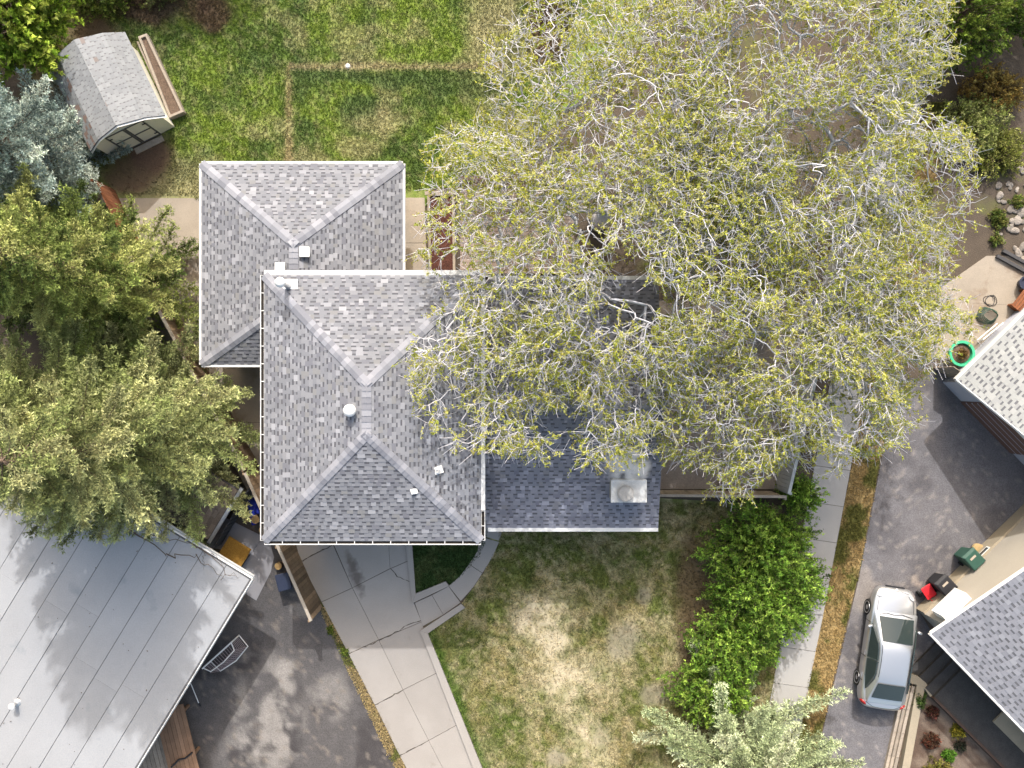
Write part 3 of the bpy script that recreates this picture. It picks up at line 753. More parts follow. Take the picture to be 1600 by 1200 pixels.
# ------------------------------------------------------------------ garden shed (barn roof)
FL, FR = P(177, 246), P(274, 199); ax = (FR - FL).normalized(); wS = (FR - FL).length; bx = Vector((-ax.y, ax.x, 0)) # bx points to the back
dS = 3.25
shed = thing('garden_shed', 'weathered grey barn-roof garden shed with double doors on the lawn edge', 'shed', (FL + FR) / 2)
def SP(a, b, z): return FL + ax * a + bx * b + Vector((0, 0, z))
prof = [(-.20, 1.45), (.42, 2.02), (wS / 2, 2.42), (wS - .42, 2.02), (wS + .20, 1.45)]
m = MB(); n5 = len(prof)
m.add([SP(a, .0, 0) for a in (0, wS)] + [SP(wS, 0, 1.6), SP(wS - .42, 0, 1.95), SP(wS / 2, 0, 2.35), SP(.42, 0, 1.95), SP(0, 0, 1.6)] +
      [SP(a, dS, 0) for a in (0, wS)] + [SP(wS, dS, 1.6), SP(wS - .42, dS, 1.95), SP(wS / 2, dS, 2.35), SP(.42, dS, 1.95), SP(0, dS, 1.6)],
      [(0, 1, 2, 3, 4, 5, 6), (13, 12, 11, 10, 9, 8, 7)] + [(i, 7 + i, 7 + (i + 1) % 7, (i + 1) % 7) for i in range(7)])
m.build('wall', mat('shed siding', A(216, 212, 196, 1.0), .85, .06, 2.5, .08, 30, .2), shed)
m = MB(); fo_ = -.10
for i in range(4):
    a, b = prof[i], prof[i + 1]
    m.solid([SP(b[0], fo_, b[1] + .03), SP(b[0], dS + .1, b[1] + .03), SP(a[0], dS + .1, a[1] + .03), SP(a[0], fo_, a[1] + .03)], .05)
sr = m.build('roof', M['roof_under'], shed)
PAL_SHED = ([(0.221, 0.231, 0.245), (0.240, 0.251, 0.264), (0.202, 0.212, 0.226), (0.190, 0.164, 0.155)], [.5, .3, .19, .01])
PAL_WORN = ([(0.221, 0.231, 0.245), (0.240, 0.251, 0.264), (0.202, 0.212, 0.226), (0.206, 0.145, 0.126)], [.36, .24, .15, .25])
fld = MB()
for i in range(4):
    a, b = prof[i], prof[i + 1]
    if i < 2: fc = [SP(a[0], dS + .1, a[1] + .034), SP(a[0], fo_, a[1] + .034), SP(b[0], fo_, b[1] + .034), SP(b[0], dS + .1, b[1] + .034)]
    else: fc = [SP(b[0], fo_, b[1] + .034), SP(b[0], dS + .1, b[1] + .034), SP(a[0], dS + .1, a[1] + .034), SP(a[0], fo_, a[1] + .034)]
    shingle_face(sr, fc, 40, PAL_WORN if i == 0 else PAL_SHED, fld, expo=.14, lift=.012, gap=(.03, .05), dark=(.13, .13, .135))
fo = fld.build('shingle_field', M['shingle'], sr, cols=True); fo['kind'] = 'stuff'
fasc = MB()
for i in range(4):
    a, b = prof[i], prof[i + 1]; fasc.beam(SP(a[0], fo_ - .012, a[1] - .03), SP(b[0], fo_ - .012, b[1] - .03), .02, .11, bx)
fasc.build('fascia', M['white_metal'], shed)
tr = mat('dark door trim', (.10, .10, .10), .7, .1, 4)
for s in (0, 1):
    x0 = .58 + s * .78; d = MB().prism([SP(x0, -.03, 0), SP(x0 + .76, -.03, 0), SP(x0 + .76, .02, 0), SP(x0, .02, 0)], .08, 1.82).build('door', bpy.data.materials['shed siding'], shed)
    for z in (.12, .96, 1.78): MB().beam(SP(x0 + .02, -.045, z), SP(x0 + .74, -.045, z), .02, .06).build('trim', tr, d)
    for q in (.03, .73): MB().beam(SP(x0 + q, -.047, .09), SP(x0 + q, -.047, 1.81), .06, .02, bx).build('trim', tr, d)
    for z in (.4, 1.5): MB().beam(SP(x0 + (.02 if s == 0 else .60), -.06, z), SP(x0 + (.16 if s == 0 else .74), -.06, z), .015, .05).build('hinge', M['black_plastic'], d)
MB().prism([SP(.9, -.32, 0), SP(2.1, -.32, 0), SP(2.1, -.08, 0), SP(.9, -.08, 0)], 0, .06).build('door_step', M['grey_wood'], shed)

def planter(name, label, corners, h, t, soil, wood, names=('board',), double=False):
    th = thing(name, label, 'planter', P(*corners[0]))
    pts = [P(*c) for c in corners]
    for i in range(len(pts)):
        a, b = pts[i], pts[(i + 1) % len(pts)]; d = (b - a).normalized()
        e = d * (t / 2 if i % 2 == 0 else -t / 2 - .002)
        MB().beam(a - e + Vector((0, 0, h / 2)), b + e + Vector((0, 0, h / 2)), t, h).build('board', wood, th)
    MB().prism(pts, 0, h - .08).build('soil', soil, th)
    return th
planter('raised_planter', 'long narrow timber planter filled with dry soil beside the garden shed', [(224, 64), (234, 60), (290, 178), (271, 186)], .32, .09, M['soil_dark'], M['grey_wood'])
pl = thing('garden_rail', 'thin weathered timber rail lying between shed and planter', 'rail', P(215, 66))
MB().beam(P(216, 66, .05), P(265, 176, .05), .07, .10).build('timber', M['grey_wood'], pl)

# mulch bed and deck behind the house
bed = planter('mulch_bed', 'timber-edged bed of dark red bark mulch beside the deck', [(671, 307), (709, 307), (711, 450), (674, 450)], .34, .10, M['mulch'], M['grey_wood'])
MB().beam(P(664, 302, .30), P(712, 302, .30), .16, .12).build('cap_timber', M['grey_wood'], bed)
deck = thing('deck', 'worn brown plank deck with dark railing under the leafing tree', 'deck', P(790, 370))
dx0, dx1, dy0, dy1, dz = -2.0, 2.4, 4.25, 7.6, .45
y = dy0
while y < dy1 - .05:
    MB().box(((dx0 + dx1) / 2, y + .07, dz), (dx1 - dx0 + random.uniform(-.03, .03), .135, .04)).build('plank', M['deck'], deck); y += .148
for y in (dy0 + .2, (dy0 + dy1) / 2, dy1 - .2): MB().beam((dx0 + .1, y, dz - .12), (dx1 - .1, y, dz - .12), .1, .19).build('joist', M['fence'], deck)
for x in np.linspace(dx0 + .1, dx1 - .1, 4):
    for y in (dy0 + .25, dy1 - .25): MB().beam((x, y, 0), (x, y, dz - .21), .12, .12).build('post', M['fence'], deck)
rw = mat('dark railing wood', A(92, 76, 70, 1.2), .9, .2, 4)
for x in np.linspace(dx0 + .05, dx1 - .05, 5): MB().beam((x, dy1 + .05, dz - .1), (x, dy1 + .05, dz + 1.0), .09, .09).build('rail_post', rw, deck)
for z in (.15, .96): MB().beam((dx0, dy1 + .105, dz + z), (dx1, dy1 + .105, dz + z), .04, .09).build('rail', rw, deck)
MB().beam((dx0 - .02, dy1 + .07, dz + 1.03), (dx1 + .02, dy1 + .07, dz + 1.03), .16, .04).build('rail_cap', rw, deck)
for x in np.arange(dx0 + .15, dx1 - .1, .14): MB().beam((x, dy1 + .15, dz + .05), (x, dy1 + .15, dz + .98), .05, .035).build('baluster', rw, deck)

# ------------------------------------------------------------------ fences
def picket_fence(name, label, a, b, h, mt, capmt, pw=.14, gap=.01, cap=.11, face=1, post_every=2.4, zt=.03):
    a = Vector(a); b = Vector(b); d = (b - a).normalized(); L = (b - a).length; nrm = Vector((-d.y, d.x, 0)) * face
    th = thing(name, label, 'fence', a)
    n = int(L / (pw + gap)); first = None
    base = [MB().beam((0, 0, zt), (0, 0, h - dh), pw, .022, nrm) for dh in (.10, .115, .13)]
    mes = []
    for q in base:
        me = bpy.data.meshes.new('picket'); me.from_pydata(q.v, [], q.f); me.update(); me.materials.append(mt); mes.append(me)
    for i in range(n):
        o = bpy.data.objects.new('picket', random.choice(mes)); COL.objects.link(o); o.parent = th
        o.location = d * ((i + .5) * (pw + gap)) + nrm * (.035 + random.uniform(0, .006)); o.rotation_euler = (0, 0, random.uniform(-.04, .04))
    for z in (.35, h - .35): MB().beam(a + Vector((0, 0, z)), b + Vector((0, 0, z)), .04, .09).build('rail', mt, th)
    if cap: MB().beam(a + Vector((0, 0, h - .045)) + nrm * .02 - d * .02, b + Vector((0, 0, h - .045)) + nrm * .02 + d * .02, cap, .05).build('cap_board', capmt, th)
    k = max(1, round(L / post_every))
    for i in range(k + 1):
        p = a + d * (L * i / k) - nrm * .065
        MB().beam(p, p + Vector((0, 0, h - .08)), .09, .09).build('post', mt, th)
    return th
fa = Vector((-7.43, -8.72, 0)); fb = Vector((-9.85, -3.30, 0)); 
picket_fence('board_fence', 'brown weathered board fence with pale cap between driveway and dark asphalt', fa, fb, 1.9, M['fence'], M['fence_cap'], face=-1)
picket_fence('board_fence', 'board fence running behind the tall conifers beside the garage path', fb + Vector((-.06, .12, 0)), Vector((-14.2, 4.8, 0)), 1.8, M['fence'], M['fence_cap'], face=-1)
picket_fence('board_fence', 'short orange-brown cedar fence panel beside the blue spruce', Vector((-14.55, 5.5, 0)), Vector((-15.55, 7.6, 0)), 1.7, M['fence_red'], M['fence_red'], face=-1, cap=0)
wb, wt = P(1211, 762), P(1252, 587); wd = (wt - wb).normalized()
picket_fence('board_fence', 'pale grey board fence between dusty patio and sidewalk', wb, wb + wd * 13.5, 1.75, M['fence_white'], M['fence_white'], face=1)
picket_fence('board_fence', 'low silvered timber fence closing the patio beside the chimney wing', P(1018, 767), P(1209, 769), 1.5, M['grey_wood'], M['grey_wood'], face=1, cap=.1)

# ------------------------------------------------------------------ neighbour on the left: flat roof
ZR = 3.0
c0 = P(393, 905, ZR); va = Vector((-.854, .52, 0)).normalized(); vb = Vector((va.y, -va.x, 0))
if vb.y > 0: vb = -vb
nh = thing('flat_roof_house', 'neighbouring house with flat pale grey rolled roofing beneath conifers', 'house', c0 + va * 6 + vb * 6)
def NP(a, b, z): return c0 + va * a + vb * b + Vector((0, 0, z - ZR))
LA, LB = 16.0, 13.0
MB().prism([NP(1.0, 1.1, 0), NP(LA, 1.1, 0), NP(LA, LB, 0), NP(1.0, LB, 0)], -.1, ZR - .26).build('wall', M['siding'], nh)
rf = MB().prism([NP(0, 0, 0), NP(LA, 0, 0), NP(LA, LB, 0), NP(0, LB, 0)], ZR - .25, ZR - .03).build('roof', M['roof_under'], nh)
i = 0; a = .06
while a < LA - .1:
    w = .93; b0 = .05; k = 0
    while b0 < LB:
        ln = random.uniform(3.5, 8)
        z = ZR - .03 + (.018 if i % 2 else .012) + (.004 if k % 2 else 0)
        MB().prism([NP(a, b0, 0), NP(min(a + w + .02, LA), b0, 0), NP(min(a + w + .02, LA), min(b0 + ln, LB), 0), NP(a, min(b0 + ln, LB), 0)], ZR - .031, z).build('roofing_strip', M['roll_roof'], rf)
        b0 += ln - (.02 if 0 else 0); k += 1
    a += w + .042; i += 1
MB().beam(NP(-.03, -.03, ZR - .12), NP(-.03, LB, ZR - .12), .03, .26).build('fascia', M['white_metal'], nh)
MB().beam(NP(.0, -.04, ZR - .12), NP(LA, -.04, ZR - .12), .03, .25).build('fascia', M['white_metal'], nh)
g = MB()
g.beam(NP(-.02, -.10, ZR - .09), NP(7, -.10, ZR - .09), .09, .02); g.beam(NP(-.02, -.15, ZR - .05), NP(7, -.15, ZR - .05), .02, .10)
g.build('gutter', M['gutter'], nh)
v = MB().lathe(P(27, 1098, ZR), [(.16, -.02), (.10, .05), (.07, .07), (.07, .30)], 14).build('roof_vent', M['steel'], nh)
MB().lathe(P(27, 1098, ZR) + Vector((0, 0, .28)), [(.10, 0), (.11, .06), (.03, .11)], 14).build('vent_cap', M['white_metal'], v)
# lower shake-roofed porch
zl = 1.35; q0 = P(374, 765, zl)
def LP(a, b, z): return q0 + va * a + vb * b + Vector((0, 0, z - zl))
porch = thing('porch', 'low dark porch roof of worn shakes tucked under the conifers', 'porch', (LP(1.2, 1, 0)))
MB().prism([LP(.15, .15, 0), LP(4.2, .15, 0), LP(4.2, 2.15, 0), LP(.15, 2.15, 0)], 0, zl - .12).build('wall', M['dark_siding'], porch)
pr = MB().prism([LP(0, 0, 0), LP(4.5, 0, 0), LP(4.5, 2.25, 0), LP(0, 2.25, 0)], zl - .11, zl).build('roof', M['dark_siding'], porch)
a = .12
while a < 4.3:
    b = .05 - random.uniform(0, .2)
    while b < 2.1:
        w = random.uniform(.28, .5)
        m = MB(); m.beam(LP(a, max(b, .04) + .004, zl + .02), LP(a, min(b + w, 2.2) - .008, zl + .02), .20, .03, va * .12 + Vector((0, 0, 1))); m.build('shake', M['wood_shake'], pr)
        b += w
    a += .19
MB().beam(LP(-.06, -.1, zl - .02), LP(-.06, 2.3, zl - .02), .12, .12).build('gutter', M['steel'], porch)
MB().beam(LP(.1, 2.75, .9), LP(4.2, 2.75, .9), .08, .06).build('rail', M['grey_wood'], porch)
for a in (.2, 2.2, 4.1): MB().beam(LP(a, 2.75, 0), LP(a, 2.75, .87), .08, .08).build('rail_post', M['grey_wood'], porch)
scr = thing('lattice_screen', 'black slatted privacy screen beside the grey patio slab', 'screen', LP(-.25, .2, 0))
for i in range(14): 
    b = -.3 + i * .21; MB().beam(LP(-.24, b, .06), LP(-.24, b, 1.05), .17, .03, va).build('slat', M['dark_siding'], scr)
for z in (.25, .9): MB().beam(LP(-.21, -.4, z), LP(-.21, 2.55, z), .035, .08).build('rail', M['dark_siding'], scr)

# wooden stair and deck by the asphalt
std = thing('wooden_deck', 'low deck of reddish brown boards against the flat-roofed house', 'deck', P(285, 1180))
e0, e1 = P(287, 1098, .6), P(316, 1215, .6); ed = (e1 - e0).normalized(); en = Vector((-ed.y, ed.x, 0))
if en.x > 0: en = -en
for i in range(7):
    MB().beam(e0 + en * (.09 + i * .165) + ed * random.uniform(0, .03), e1 + ed * 1.5 + en * (.09 + i * .165), .155, .04).build('board', M['stair_wood'], std)
for t in (.3, 2.0, 3.8):
    for s in (.1, 1.0): 
        p = e0 + ed * t + en * s; MB().beam((p.x, p.y, 0), (p.x, p.y, .53), .1, .1).build('post', M['stair_wood'], std)
    MB().beam(e0 + ed * t + en * .02 - Vector((0, 0, .06)), e0 + ed * t + en * 1.15 - Vector((0, 0, .06)), .08, .07).build('joist', M['stair_wood'], std)
for i in range(7):
    MB().beam(e0 + en * (1.3 + i * .165) + ed * .8 - Vector((0, 0, .25)), e1 + ed * 1.5 + en * (1.3 + i * .165) - Vector((0, 0, .25)), .15, .04).build('lower_board', M['grey_wood'], std)
for t in (1.2, 3.6):
    MB().beam(e0 + ed * t + en * 1.22 - Vector((0, 0, .31)), e0 + ed * t + en * 2.4 - Vector((0, 0, .31)), .08, .08).build('joist', M['grey_wood'], std)
    for s in (1.4, 2.3): p = e0 + ed * t + en * s; MB().beam((p.x, p.y, 0), (p.x, p.y, .26), .1, .1).build('post', M['grey_wood'], std)

# ------------------------------------------------------------------ neighbours on the right
def gable_house(name, label, corner, ze, e_dir, up_dir, length, half, pitch, walloff, pal, wallmt, eave_gut, expo=.165, found=None):
    """corner: eave corner; e_dir along the eave, up_dir horizontal direction up the slope"""
    c = Vector(corner); e = Vector(e_dir).normalized(); u = Vector(up_dir).normalized(); zr = ze + half * pitch
    th = thing(name, label, 'house', c + e * length / 2 + u * half - Vector((0, 0, c.z)))
    def Q(a, b, z): return Vector((c.x + e.x * a + u.x * b, c.y + e.y * a + u.y * b, z))
    oe, orr = walloff   # overhang at the eave, overhang at the rake
    def top(b): return ze + pitch * min(b, 2 * half - b) - .19
    W = [(oe, 0), (half, 0), (2 * half - oe, 0)]
    m = MB(); pts = []
    for a in (orr, length - orr):
        pts += [Q(a, oe, 0), Q(a, 2 * half - oe, 0), Q(a, 2 * half - oe, top(2 * half - oe)), Q(a, half, top(half)), Q(a, oe, top(oe))]
    m.add(pts, [(0, 1, 2, 3, 4), (9, 8, 7, 6, 5)] + [(i, 5 + i, 5 + (i + 1) % 5, (i + 1) % 5) for i in range(5)])
    m.build('wall', wallmt, th)
    m = MB()
    up_ = [Q(0, 0, ze), Q(length, 0, ze), Q(length, half, zr), Q(0, half, zr), Q(length, 2 * half, ze), Q(0, 2 * half, ze)]
    dn = [p - Vector((0, 0, .17)) for p in up_]
    fs = [(0, 1, 2, 3), (3, 2, 4, 5), (0, 6, 7, 1), (1, 7, 8, 2), (2, 8, 10, 4), (4, 10, 11, 5), (3, 9, 6, 0), (5, 11, 9, 3), (7, 6, 9, 8), (8, 9, 11, 10)]
    flip = e.cross(u).z < 0
    if flip: fs = [f[::-1] for f in fs]
    m.add(up_ + dn, fs); rf = m.build('roof', M['roof_under'], th)
    fld = MB()
    f1 = [up_[0], up_[1], up_[2], up_[3]]; f2 = [up_[4], up_[5], up_[3], up_[2]]
    if flip: f1 = [up_[1], up_[0], up_[3], up_[2]]; f2 = [up_[5], up_[4], up_[2], up_[3]]
    shingle_face(rf, f1, 220, pal, fld, expo=expo, lift=.018, gap=(.15, .22), dark=(.10, .103, .115), slot_f=.97)
    shingle_face(rf, f2, 0, pal, fld, expo=expo, lift=.018, gap=(.15, .22), dark=(.10, .103, .115), slot_f=.97)
    fo = fld.build('shingle_field', M['shingle'], rf, cols=True); fo['kind'] = 'stuff'
    g = MB(); g.beam(Q(-.02, -.04, ze - .07), Q(length, -.04, ze - .07), .08, .14); g.build('gutter', M['gutter'], th)
    for b0, b1, z0, z1 in ((0, half, ze, zr), (half, 2 * half, zr, ze)):
        MB().beam(Q(-.02, b0, z0 - .09), Q(-.02, b1, z1 - .09), .03, .17).build('rake_board', M['white_metal'], th)
    return th, Q
n1, Q1 = gable_house('neighbour_garage', 'pale grey-green shingled garage with brown door beside the leafing tree', P(1495, 593, 2.3), 2.3, (.713, .70, 0), (.70, -.713, 0), 10, 4.6, .33, (.5, .38), PAL_LIGHT, M['blue_siding'], True)
gd = MB().beam(Q1(.365, 1.55, 1.0), Q1(.365, 4.35, 1.0), .06, 2.0).build('garage_door', M['brown_door'], n1)
for i in range(5): MB().beam(Q1(.325, 1.6, .22 + i * .40), Q1(.325, 4.3, .22 + i * .40), .025, .365).build('panel', M['brown_door'], gd)
for i in range(4): MB().beam(Q1(.318, 1.56, .42 + i * .40), Q1(.318, 4.34, .42 + i * .40), .02, .022).build('panel_seam', M['blue_siding'], gd)
MB().beam(Q1(.35, 1.45, 2.06), Q1(.35, 4.45, 2.06), .06, .10).build('door_trim', M['white_metal'], n1)
n2, Q2 = gable_house('neighbour_bungalow', 'grey-shingled bungalow with cream stucco gable beside the bins', P(1455, 990, 2.5), 2.5, (.695, -.719, 0), (.719, .695, 0), 11, 5.2, .33, (.62, .31), PAL_GREY, M['siding'], True)
MB().beam(Q2(.27, .62, .33), Q2(.27, 9.7, .33), .10, .62).build('foundation', M['foundation'], n2)
bxo = MB().beam(Q2(.14, .78, 1.75), Q2(.14, 2.0, 1.75), .30, .8).build('window_box', M['white_metal'], n2)
for b in (3.3, 6.8):
    wdw = MB().beam(Q2(.262, b, .50), Q2(.262, b + .9, .50), .10, .24).build('window', M['white_metal'], n2)
    MB().beam(Q2(.255, b + .05, .50), Q2(.255, b + .85, .50), .10, .16).build('pane', M['window_glass'], wdw)
db_rng = np.random.default_rng(77); fl_m = MB()
for _ in range(70):
    a_, b_ = db_rng.uniform(.3, 12), db_rng.uniform(.2, 11); q = NP(a_, b_, ZR + .012); r_ = db_rng.uniform(.01, .028); an = db_rng.uniform(0, 6)
    d_ = Vector((math.cos(an), math.sin(an), 0)) * r_; fl_m.beam(q - d_, q + d_, r_ * .8, .01)
fl_o = fl_m.build('leaf_litter', M['bark_dark'], rf); fl_o['kind'] = 'stuff'
crk = MB(); c_rng = np.random.default_rng(5)
def crack(pts, w=.03):
    out = []
    for a, b in zip(pts[:-1], pts[1:]):
        A2, B2 = P(*a), P(*b); n_ = max(3, int((B2 - A2).length / .12))
        for i in range(n_): out.append(A2.lerp(B2, i / n_) + Vector((c_rng.normal(0, .018), c_rng.normal(0, .018), .0335)))
    out.append(P(*pts[-1]) + Vector((0, 0, .0335)))
    for i, (a, b) in enumerate(zip(out[:-1], out[1:])):
        d = (b - a).normalized(); w0 = w * c_rng.uniform(.4, 1.4)
        MBs = Vector((-d.y, d.x, 0)) * w0 / 2; crk.add([a - MBs, a + MBs, b + MBs, b - MBs], [(3, 2, 1, 0)])
for q in ([(545, 1021), (562, 1013), (578, 1007), (592, 999)], [(592, 999), (615, 990), (632, 978), (658, 969)], [(611, 888), (622, 900), (640, 908)], [(586, 1101), (600, 1094), (630, 1077)], [(472, 876), (490, 866), (521, 851)], [(625, 1180), (650, 1166), (670, 1156)]): crack(q)
crk_o = crk.build('crack', mat('dirt in concrete cracks', (.07, .06, .05), .95, .3, 8), drive); crk_o['kind'] = 'stuff'
def edge_col(x, y):
    c = np.zeros((len(x), 3)) + np.array(A(196, 176, 128)); return mixc(c, A(112, 128, 56), sstep(.55, .65, fbm(x, y, 1.4, 55)) * .8)
grass_tufts('grass', 'dry straw weeds along the seam of driveway and dark asphalt', [tuple(P(*p)[:2]) for p in ((494, 938), (504, 942), (547, 1024), (588, 1104), (627, 1183), (656, 1240), (646, 1240), (612, 1190), (536, 1030))], .004, edge_col, 900, .05)
#__OBJECTS__
# black steps and path, retaining timbers, planting bed
stp = thing('garden_steps', 'black asphalt steps with timber edges below the bungalow eave', 'steps', P(1440, 1050))
s0 = P(1417, 1048); sd = (P(1462, 1003) - s0).normalized(); sn = Vector((sd.y, -sd.x, 0))   # sn towards lower right
for i in range(4):
    z = .12 + .12 * i; a = s0 + sn * (.40 * i); ln = .40 if i < 3 else 7.0
    MB().prism([a, a + sd * 2.35, a + sd * 2.35 + sn * (ln - .004), a + sn * (ln - .004)], 0, z).build('tread', M['black_step'], stp)
    MB().beam(a - sn * .02 + Vector((0, 0, z / 2 + .005)), a + sd * 2.35 - sn * .02 + Vector((0, 0, z / 2 + .005)), .035, z + .01).build('riser', M['black_step'], stp)
MB().beam(s0 - sd * .05 + sn * 1.2 + Vector((0, 0, .26)), s0 - sd * .05 + sn * 8 + Vector((0, 0, .26)), .09, .52).build('edge_board', M['edge_wood'], stp)
lp = thing('landing_slab', 'beige concrete landing slab at the foot of the bungalow wall', 'slab', s0 + sn * 4.2 + sd * 1.2)
q = s0 + sn * 3.4 + sd * .9; MB().prism([q, q + sd * 1.4, q + sd * 1.4 + sn * 2.2, q + sn * 2.2], .48, .56).build('slab', M['foundation'], lp)
bedm = ground_patch('planting_bed', [(1424, 1062), (1440, 1064), (1640, 1270), (1390, 1270), (1408, 1160)], .03, lambda x, y: mixc(np.zeros((len(x), 3)) + np.array(A(146, 130, 116)), A(112, 94, 82), sstep(.45, .6, fbm(x, y, 2.5, 83))), M['attr_ground'])
rt = thing('retaining_edge', 'stacked weathered timber edging with concrete strip beside the silver car', 'edging', P(1405, 1120))
for i, (o_, h_) in enumerate(((0, .16), (.13, .22), (.26, .28))):
    a = P(1411, 1068) + Vector((o_, 0, 0)); b = P(1378, 1215) + Vector((o_, 0, 0))
    n = 4
    for k in range(n):
        MB().beam(a.lerp(b, k / n) + Vector((0, 0, h_ / 2)), a.lerp(b, (k + .985) / n) + Vector((0, 0, h_ / 2)), .115, h_).build('timber', M['grey_wood'], rt)
MB().prism([P(1428, 1056), P(1440, 1062), P(1412, 1214), P(1400, 1214)], 0, .30).build('kerb_strip', M['foundation'], rt)
MB().prism([P(1417, 1048), P(1428, 1052), P(1440, 1062), P(1452, 1080), P(1447, 1084), P(1436, 1068), P(1414, 1062)], 0, .315).build('corner_stone', M['foundation'], rt)

# ------------------------------------------------------------------ car (built around its own origin, nose along +x)
def build_car(label, loc, rz):
    car = thing('car', label, 'car', loc, rz)
    L = 4.62; hw = .90
    st = [  # x, half width, sill z, shoulder z, crown z
        (2.30, .50, .32, .50, .56), (2.24, .66, .26, .58, .64), (2.10, .78, .22, .64, .72), (1.75, .86, .20, .70, .80), (1.30, .895, .19, .76, .88), (.95, .90, .19, .80, .93),
        (.40, .90, .18, .84, .95), (-.40, .90, .18, .86, .97), (-1.10, .90, .19, .88, .99), (-1.60, .895, .20, .90, 1.01), (-1.95, .87, .24, .90, 1.01), (-2.18, .80, .30, .86, .98), (-2.30, .66, .36, .78, .90), (-2.32, .55, .40, .66, .76)]
    m = MB(); rings = []
    for x, w, zs, zb, zc in st:
        half = [(0, zs), (w * .80, zs), (w * .96, zs + .08), (w, (zs + zb) / 2 + .02), (w * .985, zb - .06), (w * .93, zb), (w * .78, zb + (zc - zb) * .55), (w * .42, zc - .012), (0, zc)]
        ring = [(x, y, z) for y, z in half] + [(x, -y, z) for y, z in half[-2:0:-1]]
        rings.append(ring)
    n = len(rings[0]); vs = [p for r in rings for p in r]; fs = []
    for i in range(len(rings) - 1):
        for k in range(n): fs.append((i * n + k, i * n + (k + 1) % n, (i + 1) * n + (k + 1) % n, (i + 1) * n + k))
    fs = [f[::-1] for f in fs]
    fs.append(tuple(range(n))[::1]); b = (len(rings) - 1) * n; fs.append(tuple(range(b, b + n))[::-1])
    body = m.add(vs, fs).build('body', M['paint_silver'], car, smooth=True, local=True, sub=2)
    # cabin: painted shell, then glass set just proud of it
    cs = [(1.42, .79, .89), (1.28, .775, .935), (.36, .645, 1.345), (.08, .60, 1.415), (-.35, .585, 1.435), (-.85, .58, 1.42), (-1.12, .60, 1.37), (-1.90, .69, 1.06), (-2.04, .68, .99)]
    wb_ = [.82, .835, .86, .865, .865, .86, .85, .78, .70]
    def ring(i, grow=0):
        x, wr, z = cs[i]; g = grow; zb = .86
        return [(x, wb_[i] + g, min(zb, z - .03)), (x, wr + g, z - .07 if z > 1.1 else z - .02), (x, wr * .86, z - .012 + g), (x, wr * .45, z + .012 + g), (x, 0, z + .018 + g), (x, -wr * .45, z + .012 + g), (x, -wr * .86, z - .012 + g), (x, -wr - g, z - .07 if z > 1.1 else z - .02), (x, -wb_[i] - g, min(zb, z - .03))]
    vs = []; fs = []
    for i in range(len(cs)): vs += ring(i)
    for i in range(len(cs) - 1):
        for k in range(8): fs.append((i * 9 + k, i * 9 + k + 1, (i + 1) * 9 + k + 1, (i + 1) * 9 + k))
    cab = MB().add(vs, fs).build('cabin', M['paint_silver'], car, smooth=True, local=True, sub=2)
    def lerp_ring(i, t, k, g):
        a = Vector(ring(i, g)[k]); b2 = Vector(ring(i + 1, g)[k]); return a.lerp(b2, t)
    def glass(name, i, t0, t1, ks, g=.012, shrink=.0):
        vs = []; fs = []
        R_ = 5
        for r in range(R_):
            t = t0 + (t1 - t0) * r / (R_ - 1)
            for k in ks: vs.append(lerp_ring(i, t, k, g))
        c_ = len(ks)
        for r in range(R_ - 1):
            for k in range(c_ - 1): fs.append((r * c_ + k, r * c_ + k + 1, (r + 1) * c_ + k + 1, (r + 1) * c_ + k))
        return MB().add(vs, fs).build(name, M['car_glass'], cab, smooth=True, local=True)
    glass('windshield', 1, .04, .96, [2, 3, 4, 5, 6], .022); glass('rear_window', 6, .10, .90, [2, 3, 4, 5, 6], .022)
    for s in (1, -1):
        pts = [(.92, .862, .90), (.22, .866, .92), (-.45, .868, .925), (-1.05, .86, .93), (-1.55, .81, .98), (-1.10, .69, 1.275), (-.85, .662, 1.325), (-.35, .66, 1.34), (.08, .675, 1.32), (.30, .70, 1.265)]
        m = MB()
        for grp in ((.95, -.36), (-.42, -1.58)):
            pp = []
            lo = [(x, y, z) for x, y, z in pts[:5] if grp[1] <= x <= grp[0]]; hi = [(x, y, z) for x, y, z in pts[5:] if grp[1] <= x <= grp[0]]
            def at(seq, x):
                for q1, q2 in zip(seq[:-1], seq[1:]):
                    if min(q1[0], q2[0]) <= x <= max(q1[0], q2[0]):
                        t = (x - q1[0]) / (q2[0] - q1[0]); return tuple(q1[j] + t * (q2[j] - q1[j]) for j in range(3))
            if grp[1] == -.36: lo = lo + [at(pts[:5], -.36)]; hi = [at(pts[5:], -.345)] + hi
            else: lo = [at(pts[:5], -.42)] + lo; hi = hi + [at(pts[5:], -.40)]
            poly = lo + hi; poly = [(x, s * (y + .012), z) for x, y, z in poly]
            mm = MB().add(poly + [(x, s * (abs(y) - .05), z) for x, y, z in poly], [tuple(range(len(poly)))[::s] if s < 0 else tuple(range(len(poly)))[::-1]] + [(i, len(poly) + i, len(poly) + (i + 1) % len(poly), (i + 1) % len(poly)) for i in range(len(poly))])
            mm.build('side_window', M['car_glass'], cab, local=True)
        mir = MB().lathe((.80, s * .95, .95), [(.02, -.09), (.045, -.07), (.06, 0), (.055, .07), (.02, .10)], 10, axis=(-.25, s, .05)).build('mirror', M['paint_silver'], car, smooth=True, local=True)
        MB().beam((.84, s * .80, .91), (.81, s * .93, .94), .07, .04).build('mirror_arm', M['black_plastic'], mir, local=True)
        for x in (-.25, -1.1): MB().beam((x - .09, s * .915, .76), (x + .09, s * .915, .76), .03, .025).build('door_handle', M['alloy'], car, local=True)
        for x in (.93, -.40, -1.30): MB().beam((x, s * .895, .34), (x, s * .893, .80), .012, .03, (0, s, 0)).build('door_seam', M['rubber'], car, local=True)
